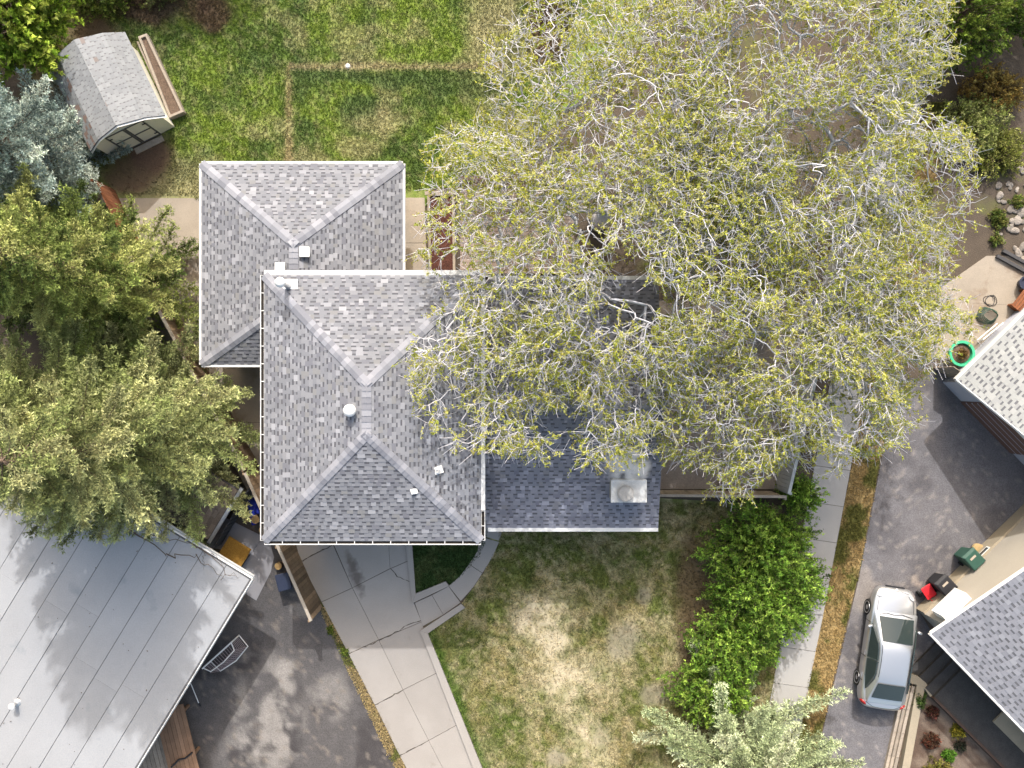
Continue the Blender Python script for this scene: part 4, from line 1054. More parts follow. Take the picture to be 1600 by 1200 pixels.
        MB().lathe((2.04, s * .62, .66), [(.02, -.03), (.15, -.02), (.16, .0), (.10, .015), (.02, .02)], 14, axis=(.55, s * .45, .7)).build('headlight', M['head_lamp'], car, smooth=True, local=True)
        MB().lathe((-2.12, s * .74, .80), [(.02, -.02), (.14, -.01), (.15, .02), (.09, .05), (.02, .06)], 14, axis=(-.75, s * .65, .25)).build('tail_light', M['tail_lamp'], car, smooth=True, local=True)
        for x in (1.38, -1.36):
            whl = MB().lathe((x, s * .785, .32), [(.20, -.10), (.29, -.11), (.32, -.07), (.32, .07), (.30, .105), (.21, .11)], 28, axis=(0, s, 0)).build('wheel', M['rubber'], car, smooth=True, local=True)
            MB().lathe((x, s * .785, .32), [(.235, .09), (.23, .118), (.19, .105), (.05, .112), (.02, .12)], 24, axis=(0, s, 0)).build('rim', M['alloy'], whl, local=True)
            for k in range(7):
                a_ = 2 * math.pi * k / 7 + .2; dv = Vector((math.cos(a_), 0, math.sin(a_)))
                a2 = a_ + math.pi / 7; dv2 = Vector((math.cos(a2), 0, math.sin(a2)))
                MB().beam(Vector((x, s * .898, .32)) + dv2 * .09, Vector((x, s * .897, .32)) + dv2 * .175, .028, .012, (0, s, 0)).build('rim_gap', M['rubber'], whl, local=True)
    MB().tube([(1.30, -.60, .955), (1.39, -.2, .955), (1.34, .1, .965)], .010, 5).build('wiper', M['black_plastic'], car, local=True)
    MB().tube([(1.34, .12, .965), (1.38, .4, .945), (1.28, .66, .95)], .010, 5).build('wiper', M['black_plastic'], car, local=True)
    from mathutils.bvhtree import BVHTree
    bpy.context.view_layer.update(); dg = bpy.context.evaluated_depsgraph_get(); bv = BVHTree.FromObject(body, dg); bc = BVHTree.FromObject(cab, dg)
    def seam(tree, pts, r=.009):
        out = []
        for a, b in zip(pts[:-1], pts[1:]):
            for i in range(8):
                t = i / 8; h = tree.ray_cast(Vector((a[0] + (b[0] - a[0]) * t, a[1] + (b[1] - a[1]) * t, 3)), Vector((0, 0, -1)))[0]
                if h is not None: out.append(h)
        if len(out) > 2: MB().tube(out, r, 5).build('panel_gap', M['rubber'], body, local=True)
    for s in (1, -1):
        seam(bv, [(1.42, s * .70), (1.9, s * .66), (2.12, s * .50)]); seam(bc, [(.25, s * .55), (-.4, s * .54), (-1.05, s * .545)], .012)
    seam(bv, [(2.12, .50), (2.19, .2), (2.19, -.2), (2.12, -.50)]); seam(bv, [(-2.05, .70), (-2.22, .4), (-2.24, 0), (-2.22, -.4), (-2.05, -.70)])
    MB().box((2.315, 0, .47), (.05, .7, .12)).build('grille', M['black_plastic'], car, local=True)
    MB().lathe((2.24, 0, .655), [(.05, 0), (.05, .012), (.01, .016)], 12, axis=(.4, 0, 1)).build('badge', M['alloy'], car, local=True)
    return car
build_car('silver four-door sedan parked on the asphalt drive', P(1376, 1004, 0), R(81.6))

# ------------------------------------------------------------------ bins, cart and bag by the stucco wall
def bin_(label, loc, rz, mt):
    b = thing('wheeled_bin', label, 'bin', loc, rz, None)
    m = MB(); a = [(-.24, -.22), (.24, -.22), (.24, .22), (-.24, .22)]; t = [(-.32, -.29), (.32, -.29), (.32, .29), (-.32, .29)]
    m.add([(x, y, .08) for x, y in a] + [(x, y, .98) for x, y in t], [(3, 2, 1, 0), (4, 5, 6, 7)] + [(i, (i + 1) % 4, 4 + (i + 1) % 4, 4 + i) for i in range(4)])
    m.build('body', mt, b, local=True, bevel=.03)
    lid = MB().add([(-.34, -.31, .985), (.40, -.31, .985), (.40, .31, .985), (-.34, .31, .985), (-.30, -.27, 1.05), (.30, -.25, 1.07), (.30, .25, 1.07), (-.30, .27, 1.05)],
             [(3, 2, 1, 0), (4, 5, 6, 7)] + [(i, (i + 1) % 4, 4 + (i + 1) % 4, 4 + i) for i in range(4)]).build('lid', mt, b, local=True, bevel=.02)
    MB().box((.12, 0, 1.07), (.08, .26, .012)).build('lid_label', M['fence_cap'], lid, local=True)
    MB().tube([(-.38, -.24, 1.0), (-.43, -.22, 1.02), (-.43, .22, 1.02), (-.38, .24, 1.0)], .02, 6).build('handle', mt, b, local=True)
    for s in (-1, 1): MB().lathe((-.22, s * .27, .12), [(.03, -.03), (.12, -.03), (.12, .03), (.03, .03)], 14, axis=(0, 1, 0)).build('wheel', M['rubber'], b, local=True)
    return b
wall_dir = Vector((.7286, .685, 0)); ang = math.atan2(wall_dir.x, -wall_dir.y)
bin_('green wheeled bin against the stucco bungalow wall', P(1500, 866), math.atan2(.7286, -.685), M['green_plastic'])
bin_('black wheeled bin beside the red push cart', P(1458, 906), math.atan2(.7286, -.685), M['black_plastic'])
rc = thing('push_spreader', 'small red push spreader with long thin handle beside the black bin', 'spreader', P(1442, 920), 2.155)
MB().add([(-.14, -.12, .16), (.14, -.12, .16), (.14, .12, .16), (-.14, .12, .16), (-.26, -.22, .46), (.26, -.22, .46), (.26, .22, .46), (-.26, .22, .46)],
         [(3, 2, 1, 0), (4, 5, 6, 7)] + [(i, (i + 1) % 4, 4 + (i + 1) % 4, 4 + i) for i in range(4)]).build('hopper', M['red_plastic'], rc, local=True, bevel=.03)
for s in (-1, 1):
    MB().lathe((0, s * .28, .13), [(.02, -.03), (.13, -.03), (.13, .03), (.02, .03)], 14, axis=(0, 1, 0)).build('wheel', M['rubber'], rc, local=True)
    MB().tube([(-.2, s * .1, .3), (-.55, s * .1, .75), (-.85, s * .12, 1.0)], .014, 6).build('handle_tube', M['red_plastic'], rc, local=True)
MB().tube([(-.85, -.14, 1.0), (-.85, .14, 1.0)], .02, 6).build('grip', M['red_plastic'], rc, local=True)
MB().beam((0, -.3, .13), (0, .3, .13), .03, .03).build('axle', M['steel'], rc, local=True)
bag = MB()
bag.add([(-.34, -.24, 0), (.34, -.24, 0), (.34, .24, 0), (-.34, .24, 0), (-.36, -.26, .12), (.36, -.26, .12), (.36, .26, .12), (-.36, .26, .12), (-.28, -.18, .20), (.24, -.20, .26), (.30, .16, .20), (-.26, .18, .24)],
        [(3, 2, 1, 0), (0, 1, 5, 4), (1, 2, 6, 5), (2, 3, 7, 6), (3, 0, 4, 7), (4, 5, 9, 8), (5, 6, 10, 9), (6, 7, 11, 10), (7, 4, 8, 11), (8, 9, 10, 11)])
o = bag.build('paper_sack', mat('tan paper sack', A(206, 178, 128), .85, .15, 6, coords='object'), None, smooth=True, sub=2); o.location = P(1527, 858) + Vector((0, 0, .01)); o.rotation_euler = (0, 0, -.5)
tag(o, 'tan paper sack lying beside the green bin', 'sack')

# ------------------------------------------------------------------ things in the left-hand yard
def log(label, loc, r, h, tilt=0, axis=None):
    t = thing('log_round', label, 'log', loc, random.uniform(0, 6), 'cut log rounds in the yard')
    a = Vector(axis or (0, 0, 1)); c = Vector(loc)
    MB().lathe(c, [(r * 1.03, .0), (r, h * .3), (r * .97, h)], 16, axis=a).build('bark', M['bark_dark'], t)
    MB().lathe(c + a * (h + .001), [(r * .94, 0), (r * .93, .012)], 16, axis=a).build('cut_face', M['cut_wood'], t)
log('stacked pale log round, the upper one beside the blue tarp', P(384, 796, .0), .20, .42)
log('pale log round with split crack beside the board fence and blue tarp', P(406, 808, .0), .17, .55)
log('low pale log round lying in front of the stacked rounds', P(388, 808, .0), .19, .16)
log('small pale log round tucked under the house eave', P(414, 826, .0), .15, .30)
log('lone pale log round by the fence above the dark blue bin', P(438, 882, .0), .15, .26)
tm = MB(); nx, ny = 9, 11
for i in range(nx):
    for j in range(ny):
        x = (i / (nx - 1) - .5) * .66; y = (j / (ny - 1) - .5) * 1.0
        e = max(abs(x) / .33, abs(y) / .5); z = (.02 + .30 * (1 - e ** 3) + random.uniform(-.05, .06) * (1 - e)) if e < 1 else .012
        tm.v.append((x + random.uniform(-.03, .03), y + random.uniform(-.03, .03), max(z, .012)))
for i in range(nx - 1):
    for j in range(ny - 1): tm.f.append((i * ny + j, (i + 1) * ny + j, (i + 1) * ny + j + 1, i * ny + j + 1)); tm.c.append((1, 1, 1))
o = tm.build('tarp', M['tarp'], None, smooth=True); o.location = P(400, 797); o.rotation_euler = (0, 0, .35); tag(o, 'crumpled royal blue tarp among the log rounds', 'tarp')
osb = thing('plywood_sheet', 'orange strand board sheet laid on a stack on the patio', 'board', P(366, 866))
oa = math.atan2(va.y, va.x)
MB().box(P(373, 860, .0) + Vector((0, 0, .17)), (.7, .5, .27), oa).build('stack', M['grey_wood'], osb)
MB().box(P(372, 859, .0) + Vector((0, 0, .322)), (1.0, .80, .03), oa).build('sheet', M['osb'], osb)
tub = thing('storage_tote', 'dark blue storage bin on the asphalt beside the board fence', 'bin', P(450, 903), .25)
tub_m = MB(); tub_m.add([(-.18, -.24, 0.005), (.18, -.24, 0.005), (.18, .24, 0.005), (-.18, .24, 0.005), (-.24, -.30, .62), (.24, -.30, .62), (.24, .30, .62), (-.24, .30, .62)],
          [(3, 2, 1, 0), (4, 5, 6, 7)] + [(i, (i + 1) % 4, 4 + (i + 1) % 4, 4 + i) for i in range(4)])
tub_m.build('body', M['blue_plastic'], tub, local=True, bevel=.03)
MB().box((0, 0, .645), (.53, .66, .05)).build('lid', M['blue_plastic'], tub, local=True, bevel=.02)
# hockey net
hn = thing('hockey_net', 'white-framed hockey net tipped beside the flat roof edge', 'net', P(352, 1012), R(42))
pipe = M['white_metal']
MB().tube([(-.75, 0, .03), (-.75, 0, .9), (.75, 0, .9), (.75, 0, .03)], .03, 8).build('goal_frame', pipe, hn, local=True)
MB().tube([(-.75, 0, .03), (-.72, -.55, .03), (0, -.66, .03), (.72, -.55, .03), (.75, 0, .03)], .022, 8).build('base_bar', pipe, hn, local=True)
MB().tube([(-.72, 0, .9), (-.6, -.3, .88), (0, -.36, .88), (.6, -.3, .88), (.72, 0, .9)], .02, 8).build('top_bar', pipe, hn, local=True)
mm = MB()
for i in range(13):
    x = -.66 + i * .11; mm.tube([(x, -.32, .87), (x * 1.05, -.62 + abs(x) * .1, .05)], .006, 3); mm.tube([(x, 0, .89), (x * .95, -.33, .87)], .006, 3)
for i in range(7):
    z = .12 + i * .12; yy = -.60 + i * .045; mm.tube([(-.7, -.02, z), (-.66, yy + .07, z), (0, yy, z), (.66, yy + .07, z), (.7, -.02, z)], .006, 3)
mm.build('netting', mat('pinkish net cord', A(226, 206, 210), .8, .1, 5), hn, local=True)
hs = thing('hockey_stick', 'white hockey stick lying on the asphalt beside the wooden deck', 'stick', P(302, 1080))
MB().beam(P(298, 1066, .05), P(311, 1098, .05), .03, .02).build('shaft', M['white_metal'], hs)
MB().beam(P(311, 1098, .05), P(314, 1103, .05), .06, .02).build('blade', M['black_plastic'], hs)
hz = MB(); pts = [P(268, 1198, .66), P(280, 1186, .67), P(290, 1184, .67), P(301, 1175, .66)]
o = hz.tube(pts, .035, 7).build('hose_coil', M['black_plastic']); tag(o, 'short black hose lying across the reddish deck boards', 'hose')
# leaning poles by the side path
for i, (x, y0, y1) in enumerate(((331, 580, 606), (338, 574, 612), (344, 584, 614), (349, 598, 616))):
    o = MB().tube([P(x - 6, y1, .05), P(x + 6 - i * 2, y0, 1.3)], .016, 6).build('garden_stake', M['white_metal']); tag(o, 'thin white garden stake leaning under the garage eave', 'stake', 'white stakes under the garage eave')
ub = thing('utility_cap', 'small white utility cap set in the back lawn', 'cap', P(544, 104))
MB().lathe(P(544, 104), [(.09, 0), (.09, .05), (.06, .08), (.01, .085)], 14).build('lid', M['white_metal'], ub)
MB().lathe(P(544, 104), [(.13, 0), (.13, .03), (.12, .032)], 14).build('collar', M['foundation'], ub)

# ------------------------------------------------------------------ things in the right-hand garden
pot = thing('round_planter', 'round bright green planter with dry plants beside the garage wall', 'planter', P(1493, 553))
MB().lathe(P(1493, 553), [(.34, 0), (.42, .35), (.50, .42), (.50, .47), (.40, .47), (.38, .30)], 28).build('pot', M['pot_green'], pot)
MB().lathe(P(1493, 553), [(.36, .30), (.36, .36), (.2, .39)], 20).build('soil', M['soil_dark'], pot)
rk = thing('white_rack', 'white slatted metal rack leaning by the garage eave', 'rack', P(1536, 525))
ra_, rb_ = P(1521, 532), P(1552, 506)
for z in (.25, .65): MB().tube([ra_ + Vector((0, 0, z)), rb_ + Vector((0, 0, z))], .022, 6).build('rail', M['white_metal'], rk)
for i in range(9):
    p = ra_.lerp(rb_, (i + .5) / 9); MB().tube([p + Vector((.10, -.10, .02)), p + Vector((0, 0, .70))], .014, 6).build('bar', M['white_metal'], rk)
hc = MB(); pts = []
for i in range(90):
    a = i * .42; r = .42 - .002 * i + .03 * math.sin(i * 1.7); pts.append(P(1540, 494) + Vector((r * math.cos(a), r * .8 * math.sin(a), .03 + i * .0035)))
o = hc.tube(pts, .018, 5).build('garden_hose', M['hose']); tag(o, 'coiled dark green garden hose on the garden patio', 'hose')
hc = MB(); pts = []
for i in range(40):
    a = i * .36; r = .20 + .02 * math.sin(i); pts.append(P(1542, 470) + Vector((r * math.cos(a) + i * .004, r * math.sin(a), .03 + i * .001)))
o = hc.tube(pts, .012, 5).build('wire_loop', M['black_plastic']); tag(o, 'loose loops of thin black wire beside the coiled hose', 'wire')
bn = thing('red_bench', 'small dark red wooden bench against the garage eave', 'bench', P(1588, 470), .9)
for i in range(4): MB().box((0, -.15 + i * .11, .42), (.9, .09, .03)).build('slat', M['fence_red'], bn, local=True)
for x in (-.36, .36): MB().box((x, .01, .2), (.06, .38, .40)).build('leg', M['fence_red'], bn, local=True)
o = MB().lathe((0, 0, 0), [(.16, 0), (.24, .32), (.27, .34), (.27, .38), (.21, .38), (.20, .28)], 20).build('flower_pot', M['blue_plastic']); o.location = P(1594, 444); tag(o, 'dark glazed flower pot beside the red bench', 'pot')
for i, (a, b) in enumerate((((1556, 400), (1640, 446)), ((1566, 392), (1650, 438)))):
    o = MB().beam(P(*a, .08), P(*b, .08), .12, .16).build('garden_timber', M['dark_siding']); tag(o, 'dark timber edging below the flowerbed stones', 'timber', 'dark edging timbers by the flowerbed')
gt = thing('leaning_gate', 'grey weathered gate panel beside the green planter', 'gate', P(1478, 585))
ga, gb = P(1458, 574), P(1492, 596); gdv = (gb - ga).normalized()
for i in range(7): MB().beam(ga.lerp(gb, (i + .5) / 7), ga.lerp(gb, (i + .5) / 7) + Vector((0, 0, 1.5)), .135, .025, (gdv.y, -gdv.x, 0)).build('board', M['grey_wood'], gt)
for z in (.3, 1.2): MB().beam(ga + Vector((.02, .02, z)), gb + Vector((.02, .02, z)), .035, .09).build('rail', M['grey_wood'], gt)
def stone(loc, r, label):
    n = 10; m = MB(); ph = random.random() * 6
    prof = [(.75, 0), (1.0, .25), (.85, .5), (.4, .68), (.05, .72)]
    vs = []; fs = []
    for rr, z in prof:
        for k in range(n):
            a = 2 * math.pi * k / n; f = 1 + .18 * math.sin(a * 2 + ph) + .1 * math.sin(a * 3 + ph * 2)
            vs.append((r * rr * f * math.cos(a), r * rr * f * math.sin(a) * .8, r * z * .8 + random.uniform(-.01, .01)))
    for i in range(len(prof) - 1):
        for k in range(n): fs.append((i * n + k, i * n + (k + 1) % n, (i + 1) * n + (k + 1) % n, (i + 1) * n + k))
    fs.append(tuple(range(n - 1, -1, -1))); fs.append(tuple(range((len(prof) - 1) * n, len(prof) * n)))
    o = m.add(vs, fs).build('stone', M['stone']); o.location = loc + Vector((0, 0, .005)); o.rotation_euler = (0, 0, random.random() * 6)
    tag(o, label, 'stone', 'stones in the flowerbed')
for i in range(26):
    stone(P(random.uniform(1556, 1640), random.uniform(318, 398)), random.uniform(.10, .22), 'rounded grey stone in the flowerbed by the garage garden')
for i in range(14):
    stone(P(random.uniform(1540, 1610), random.uniform(262, 318)), random.uniform(.08, .18), 'rounded grey stone in the flowerbed by the garage garden')
#__PLANTS__
# ------------------------------------------------------------------ plants
def unit(a): return a / np.maximum(np.linalg.norm(a, axis=1, keepdims=True), 1e-9)
def leaf_quads(c, axis, length, width, cols, rng, flat=.6):
    """three-cornered leaves: c base points, axis unit directions; flat = how far the blades face the sky"""
    n = len(c); rnd = unit(rng.normal(size=(n, 3))); up = np.array([0, 0, 1.0])
    nrm = unit(rnd * (1 - flat) + up * flat); side = unit(np.cross(axis, nrm) + 1e-6)
    L = np.asarray(length).reshape(-1, 1); W = np.asarray(width).reshape(-1, 1)
    V = np.stack([c - side * W * .5, c + side * W * .5, c + axis * L], 1).reshape(-1, 3)
    return V, np.arange(n * 3).reshape(-1, 3), cols
def sticks(a, b, ra, rb):
    """three-sided tapered twigs a->b"""
    n = len(a); d = unit(b - a); ref = np.where(np.abs(d[:, 2:3]) > .9, np.array([[1.0, 0, 0]]), np.array([[0, 0, 1.0]]))
    x = unit(np.cross(d, ref)); y = np.cross(d, x); V = np.empty((n, 6, 3))
    for k in range(3):
        t = 2 * np.pi * k / 3; o = x * math.cos(t) + y * math.sin(t)
        V[:, k] = a + o * ra.reshape(-1, 1); V[:, 3 + k] = b + o * rb.reshape(-1, 1)
    i = np.arange(n)[:, None] * 6
    F = np.concatenate([i + np.array([[k, (k + 1) % 3, 3 + (k + 1) % 3, 3 + k]]) for k in range(3)], 0)
    return V.reshape(-1, 3), F

def leafing_tree(name, label, base, centre, rx, ry, ztop, zlow, npts, seed, floor=None, lobes=()):
    """broad spring tree: every twig attached to the nearest limb, small leaf clusters on the outer twigs"""
    rng = np.random.default_rng(seed); base = np.array(base); cx, cy = centre
    n = int(npts * 2.1)
    ang = rng.uniform(0, 2 * np.pi, n); r = np.sqrt(rng.uniform(0, 1, n))
    edge = 1.04 + .11 * np.sin(ang * 3 + seed) + .09 * np.sin(ang * 7 + seed * 2) + .07 * np.sin(ang * 13 + seed)
    x = cx + rx * r * edge * np.cos(ang); y = cy + ry * r * edge * np.sin(ang)
    dome = zlow + (ztop - zlow) * np.sqrt(np.clip(1 - (r * .97) ** 2, 0, 1)) * (.86 + .22 * fbm(x, y, .35, seed))
    depth = rng.uniform(0, 1, n) ** 1.7
    z = dome - depth * (.9 + 1.7 * (1 - r * .5))
    if floor is not None: z = np.maximum(z, floor(x, y) + rng.uniform(.25, .9, n))
    keep = (fbm(x + z * .5, y, .8, seed + 5) + rng.uniform(-.10, .10, n) > .43) & (rng.random(n) > sstep(.55, 1.0, r) * .62)
    x, y, z = x[keep], y[keep], z[keep]
    pts = np.stack([x, y, z], 1)[:npts]
    def clear_t(p): return ~(((p[:, 0] > 13.6) & (p[:, 1] < 1.6)) | ((p[:, 0] > 14.9) & (p[:, 1] < 5.0)))
    for lx, ly, lr, ls, z0_, z1_, ln_ in lobes:      # low outer limbs
        a_ = rng.uniform(0, 2 * np.pi, ln_); r_ = np.sqrt(rng.random(ln_)); px_ = lx + lr * r_ * np.cos(a_); py_ = ly + ls * r_ * np.sin(a_)
        k_ = fbm(px_, py_, 1.1, seed + 9) + rng.uniform(-.12, .12, ln_) > .45
        pts = np.concatenate([pts, np.stack([px_, py_, rng.uniform(z0_, z1_, ln_)], 1)[k_]])
    pts = pts[clear_t(pts)]
    # trunk and main fork
    fork = base + np.array([(cx - base[0]) * .12, (cy - base[1]) * .12, zlow * .52])
    trunk = [base, base * .5 + fork * .5 + np.array([.12, -.08, 0]), fork]
    d = np.linalg.norm((pts - fork) * np.array([1, 1, .8]), axis=1); pts = pts[np.argsort(d)]
    N = len(pts) + 3; X = np.zeros((N, 3)); X[:3] = trunk; par = np.full(N, -1); par[1] = 0; par[2] = 1; path = np.zeros(N)
    path[2] = 0; path[:2] = 50
    for i in range(3, N):
        p = pts[i - 3]; dd = X[:i] - p; dist = np.sqrt((dd * dd).sum(1))
        cost = dist * 1.0 + .13 * path[:i]
        if i > 60: cost[:2] += 50
        j = int(np.argmin(cost)); X[i] = p; par[i] = j; path[i] = path[j] + dist[j]
    # relax towards the parent so limbs run smoothly
    kids = np.bincount(par[par >= 0], minlength=N); 
    w = np.ones(N)
    for i in range(N - 1, 0, -1): w[par[i]] += w[i]
    rad = .0085 * (w ** .31); rad = np.minimum(rad, .20)
    e = np.arange(1, N); a = X[par[e]]; b = X[e]; ra = np.minimum(rad[par[e]], rad[e] * 1.25); rb = rad[e]
    ra[:2] = [.34, .30]; rb[:2] = [.30, .26]
    # a kink in the middle of every twig
    mid = (a + b) / 2 + rng.normal(0, .06, (len(a), 3)) * np.linalg.norm(b - a, axis=1, keepdims=True)
    mid[:, 2] += .04 * np.linalg.norm(b - a, axis=1)
    t = thing(name, label, 'tree', tuple(base), 0, 'leafing trees over the yard')
    V0, F0 = sticks(np.concatenate([a[:2], a[:2]])[:2], b[:2], ra[:2], rb[:2])
    m = MB(); m.tube([tuple(p) for p in trunk], [.36, .31, .27], 12); m.build('trunk', M['bark'], t, smooth=True)
    a, b, mid, ra, rb, ee = a[2:], b[2:], mid[2:], ra[2:], rb[2:], e[2:]
    rm = (ra + rb) / 2
    A_ = np.concatenate([a, mid]); B_ = np.concatenate([mid, b]); V, F = sticks(A_, B_, np.concatenate([ra, rm]), np.concatenate([rm, rb]))
    # small side twigs
    tm = w[ee] < 9; na = np.concatenate([mid[tm], b[tm]]); tm2 = np.tile(np.where(tm)[0], 2)
    a_, b_ = a[tm2], b[tm2]; dirs = unit(unit(b_ - a_) + rng.normal(0, .7, (len(tm2), 3)) * np.array([1, 1, .7])); ln = rng.uniform(.2, .62, len(tm2))
    nb = na + dirs * ln[:, None]; V2, F2 = sticks(na, nb, np.full(len(na), .0075), np.full(len(na), .0055))
    V = np.concatenate([V, V2]); F = np.concatenate([F, F2 + len(A_) * 6])
    obj_np('branches', V, F, M['bark'], t)
    # leaf clusters along thin twigs
    s0 = np.concatenate([na, mid[tm]]); s1 = np.concatenate([nb, b[tm]])
    keep = rng.random(len(s0)) < .38; s0, s1 = s0[keep], s1[keep]; K = 15
    n = len(s0); tt = rng.uniform(.3, 1.1, (n, K)); c = (s0[:, None] + (s1 - s0)[:, None] * tt[..., None]).reshape(-1, 3)
    c = c + rng.normal(0, .026, c.shape)
    ax = unit(np.repeat(unit(s1 - s0), K, 0) * .5 + rng.normal(0, .7, c.shape) + np.array([0, 0, .25]))
    pal = np.array([A(216, 218, 96), A(200, 204, 84), A(226, 226, 130), A(176, 186, 74), A(206, 200, 104)], ) * 1.15
    col = np.repeat(pal[rng.integers(0, len(pal), n)], K, 0) * rng.uniform(.75, 1.2, (n * K, 1))
    Vl, Fl, cl = leaf_quads(c, ax, rng.uniform(.055, .11, n * K), rng.uniform(.035, .065, n * K), col, rng, .5)
    obj_np('leaves', Vl, Fl, M['leaf'], t, cl)
    return t

def house_floor(x, y):
    f = np.full(len(x), 2.2)
    f = np.where((x < -.6) & (x > -9) & (y < 4.0) & (y > -5.6), 5.2, f)
    f = np.where((x >= -.6) & (x < 5.6) & (y < 4.1) & (y > -5.5), 4.7, f)
    f = np.where((x > 15.5) & (y < 4), 3.6, f)
    return f
leafing_tree('leafing_tree', 'wide leafing tree with pale bare twigs overhanging the house roof and deck', (3.3, 6.3, 0), (3.3, 5.3), 6.0, 7.0, 8.6, 5.4, 6600, 3, house_floor,
             ((-.3, .4, 3.0, 2.7, 5.6, 7.0, 1500), (2.6, -.9, 3.4, 1.7, 5.3, 6.6, 1000), (-.2, 6.8, 2.0, 2.8, 4.4, 6.2, 700)))
leafing_tree('leafing_tree', 'broad leafing tree with pale twigs at the back, over the sidewalk', (8.2, 9.0, 0), (8.2, 8.8), 6.2, 6.2, 8.8, 5.4, 6800, 5, house_floor, ((12.5, 6.5, 2.6, 2.6, 4.6, 6.2, 900),))
leafing_tree('leafing_tree', 'leafing tree with pale twigs spreading over patio, sidewalk and dark asphalt', (9.6, 2.2, 0), (9.8, 2.2), 5.3, 5.2, 7.4, 4.2, 6000, 8, house_floor,
             ((12.4, .9, 2.3, 2.6, 3.8, 5.4, 800), (6.8, -1.2, 2.6, 1.7, 3.8, 5.2, 800)))

def lighter(pal, f): return [tuple(min(c * f, .6) for c in q) for q in pal]
def conifer(name, label, base, height, radius, pal, seed, n_whorl=20, per=9, droop=.25, tip=.5, crown0=.08, density=1.0, nl=(.068, .122), group=None, blunt=.75):
    rng = np.random.default_rng(seed); base = np.array(base, float); pal = np.array(pal)
    t = thing(name, label, 'tree', tuple(base), 0, group)
    MB().tube([tuple(base), tuple(base + np.array([.03, 0, height * .5])), tuple(base + np.array([0, 0, height]))], [radius * .075 + .06, radius * .05 + .03, .02], 9).build('trunk', M['bark_dark'], t)
    aa, bb, sr, LA, LB_, LC, wts = [], [], [], [], [], [], []
    for wv in range(n_whorl):
        f = crown0 + (1 - crown0) * (wv / n_whorl); z0 = f * height; rl = radius * (1 - f) ** blunt + .25
        for k in range(per):
            a = 2 * np.pi * (k + rng.uniform(-.35, .35)) / per + wv * 1.3; ln = rl * rng.uniform(.68, 1.12)
            ns = 7; pr = None; dz = rng.uniform(-.12, .12); shade = rng.uniform(.75, 1.2); pc = pal[rng.integers(0, len(pal))]
            pts = []
            for s in range(ns + 1):
                u = s / ns; pts.append(base + np.array([math.cos(a + .12 * math.sin(u * 3 + k)) * ln * u, math.sin(a + .12 * math.sin(u * 3 + k)) * ln * u, z0 + ln * (-droop * math.sin(u * 2.2) + .22 * u * u + dz * u)]))
            for s in range(ns):
                aa.append(pts[s]); bb.append(pts[s + 1]); sr.append(.028 * (1 - s / ns) + .006)
                if s > 0: LA.append(pts[s]); LB_.append(pts[s + 1]); LC.append(pc * shade * rng.uniform(.85, 1.1))
            # branchlets
            nb = max(6, int(ln * 11 * density))
            for q in range(nb):
                u = .22 + .78 * (q + rng.random()) / nb; i = min(int(u * ns), ns - 1); fr = u * ns - i
                p = pts[i] * (1 - fr) + pts[i + 1] * fr; d = pts[i + 1] - pts[i]; d = d / np.linalg.norm(d)
                sd = 1 if q % 2 else -1; perp = np.array([-d[1], d[0], 0]) * sd; bl = (.20 + .46 * (1 - u) ** .6 * min(1, ln / 2.2)) * rng.uniform(.7, 1.3)
                dr = d * rng.uniform(.55, .95) + perp * rng.uniform(.5, .95) + np.array([0, 0, rng.uniform(-.18, .28)]); dr /= np.linalg.norm(dr)
                LA.append(p); LB_.append(p + dr * bl); LC.append(pc * shade * rng.uniform(.8, 1.15))
            LA.append(pts[-2]); LB_.append(pts[-1] + (pts[-1] - pts[-2]) * .15); LC.append(pc * shade * 1.1)
    def clear(p):      # keep limbs off the house
        p = np.asarray(p); return ~(((p[:, 0] > -11.45) & (p[:, 1] > .3) & (p[:, 0] < 0)) | ((p[:, 0] > -8.7) & (p[:, 0] < 0) & (p[:, 1] > -5.5)))
    aa, bb, sr = np.array(aa), np.array(bb), np.array(sr); kk = clear(bb); aa, bb, sr = aa[kk], bb[kk], sr[kk]
    V, F = sticks(aa, bb, sr, sr * .8)
    obj_np('branches', V, F, M['bark_dark'], t)
    LA, LB_, LC = np.array(LA), np.array(LB_), np.array(LC); kk = clear(LB_); LA, LB_, LC = LA[kk], LB_[kk], LC[kk]; ln = np.linalg.norm(LB_ - LA, axis=1)
    K = np.maximum(10, (ln * 98 * tip * 2).astype(int)); idx = np.repeat(np.arange(len(LA)), K)
    n = len(idx); tt = rng.uniform(0, 1.05, n); d = unit(LB_ - LA)[idx]
    c = LA[idx] + (LB_ - LA)[idx] * tt[:, None]; rad_ = unit(rng.normal(size=(n, 3)) + np.array([0, 0, .35]))
    c = c + rad_ * rng.uniform(0, .05, (n, 1)); ax = unit(d * .5 + rad_ * .9); L = rng.uniform(nl[0], nl[1], n)
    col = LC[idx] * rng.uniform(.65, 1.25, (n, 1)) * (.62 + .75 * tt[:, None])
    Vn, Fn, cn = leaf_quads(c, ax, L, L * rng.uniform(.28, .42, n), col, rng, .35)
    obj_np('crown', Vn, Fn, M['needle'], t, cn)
    return t

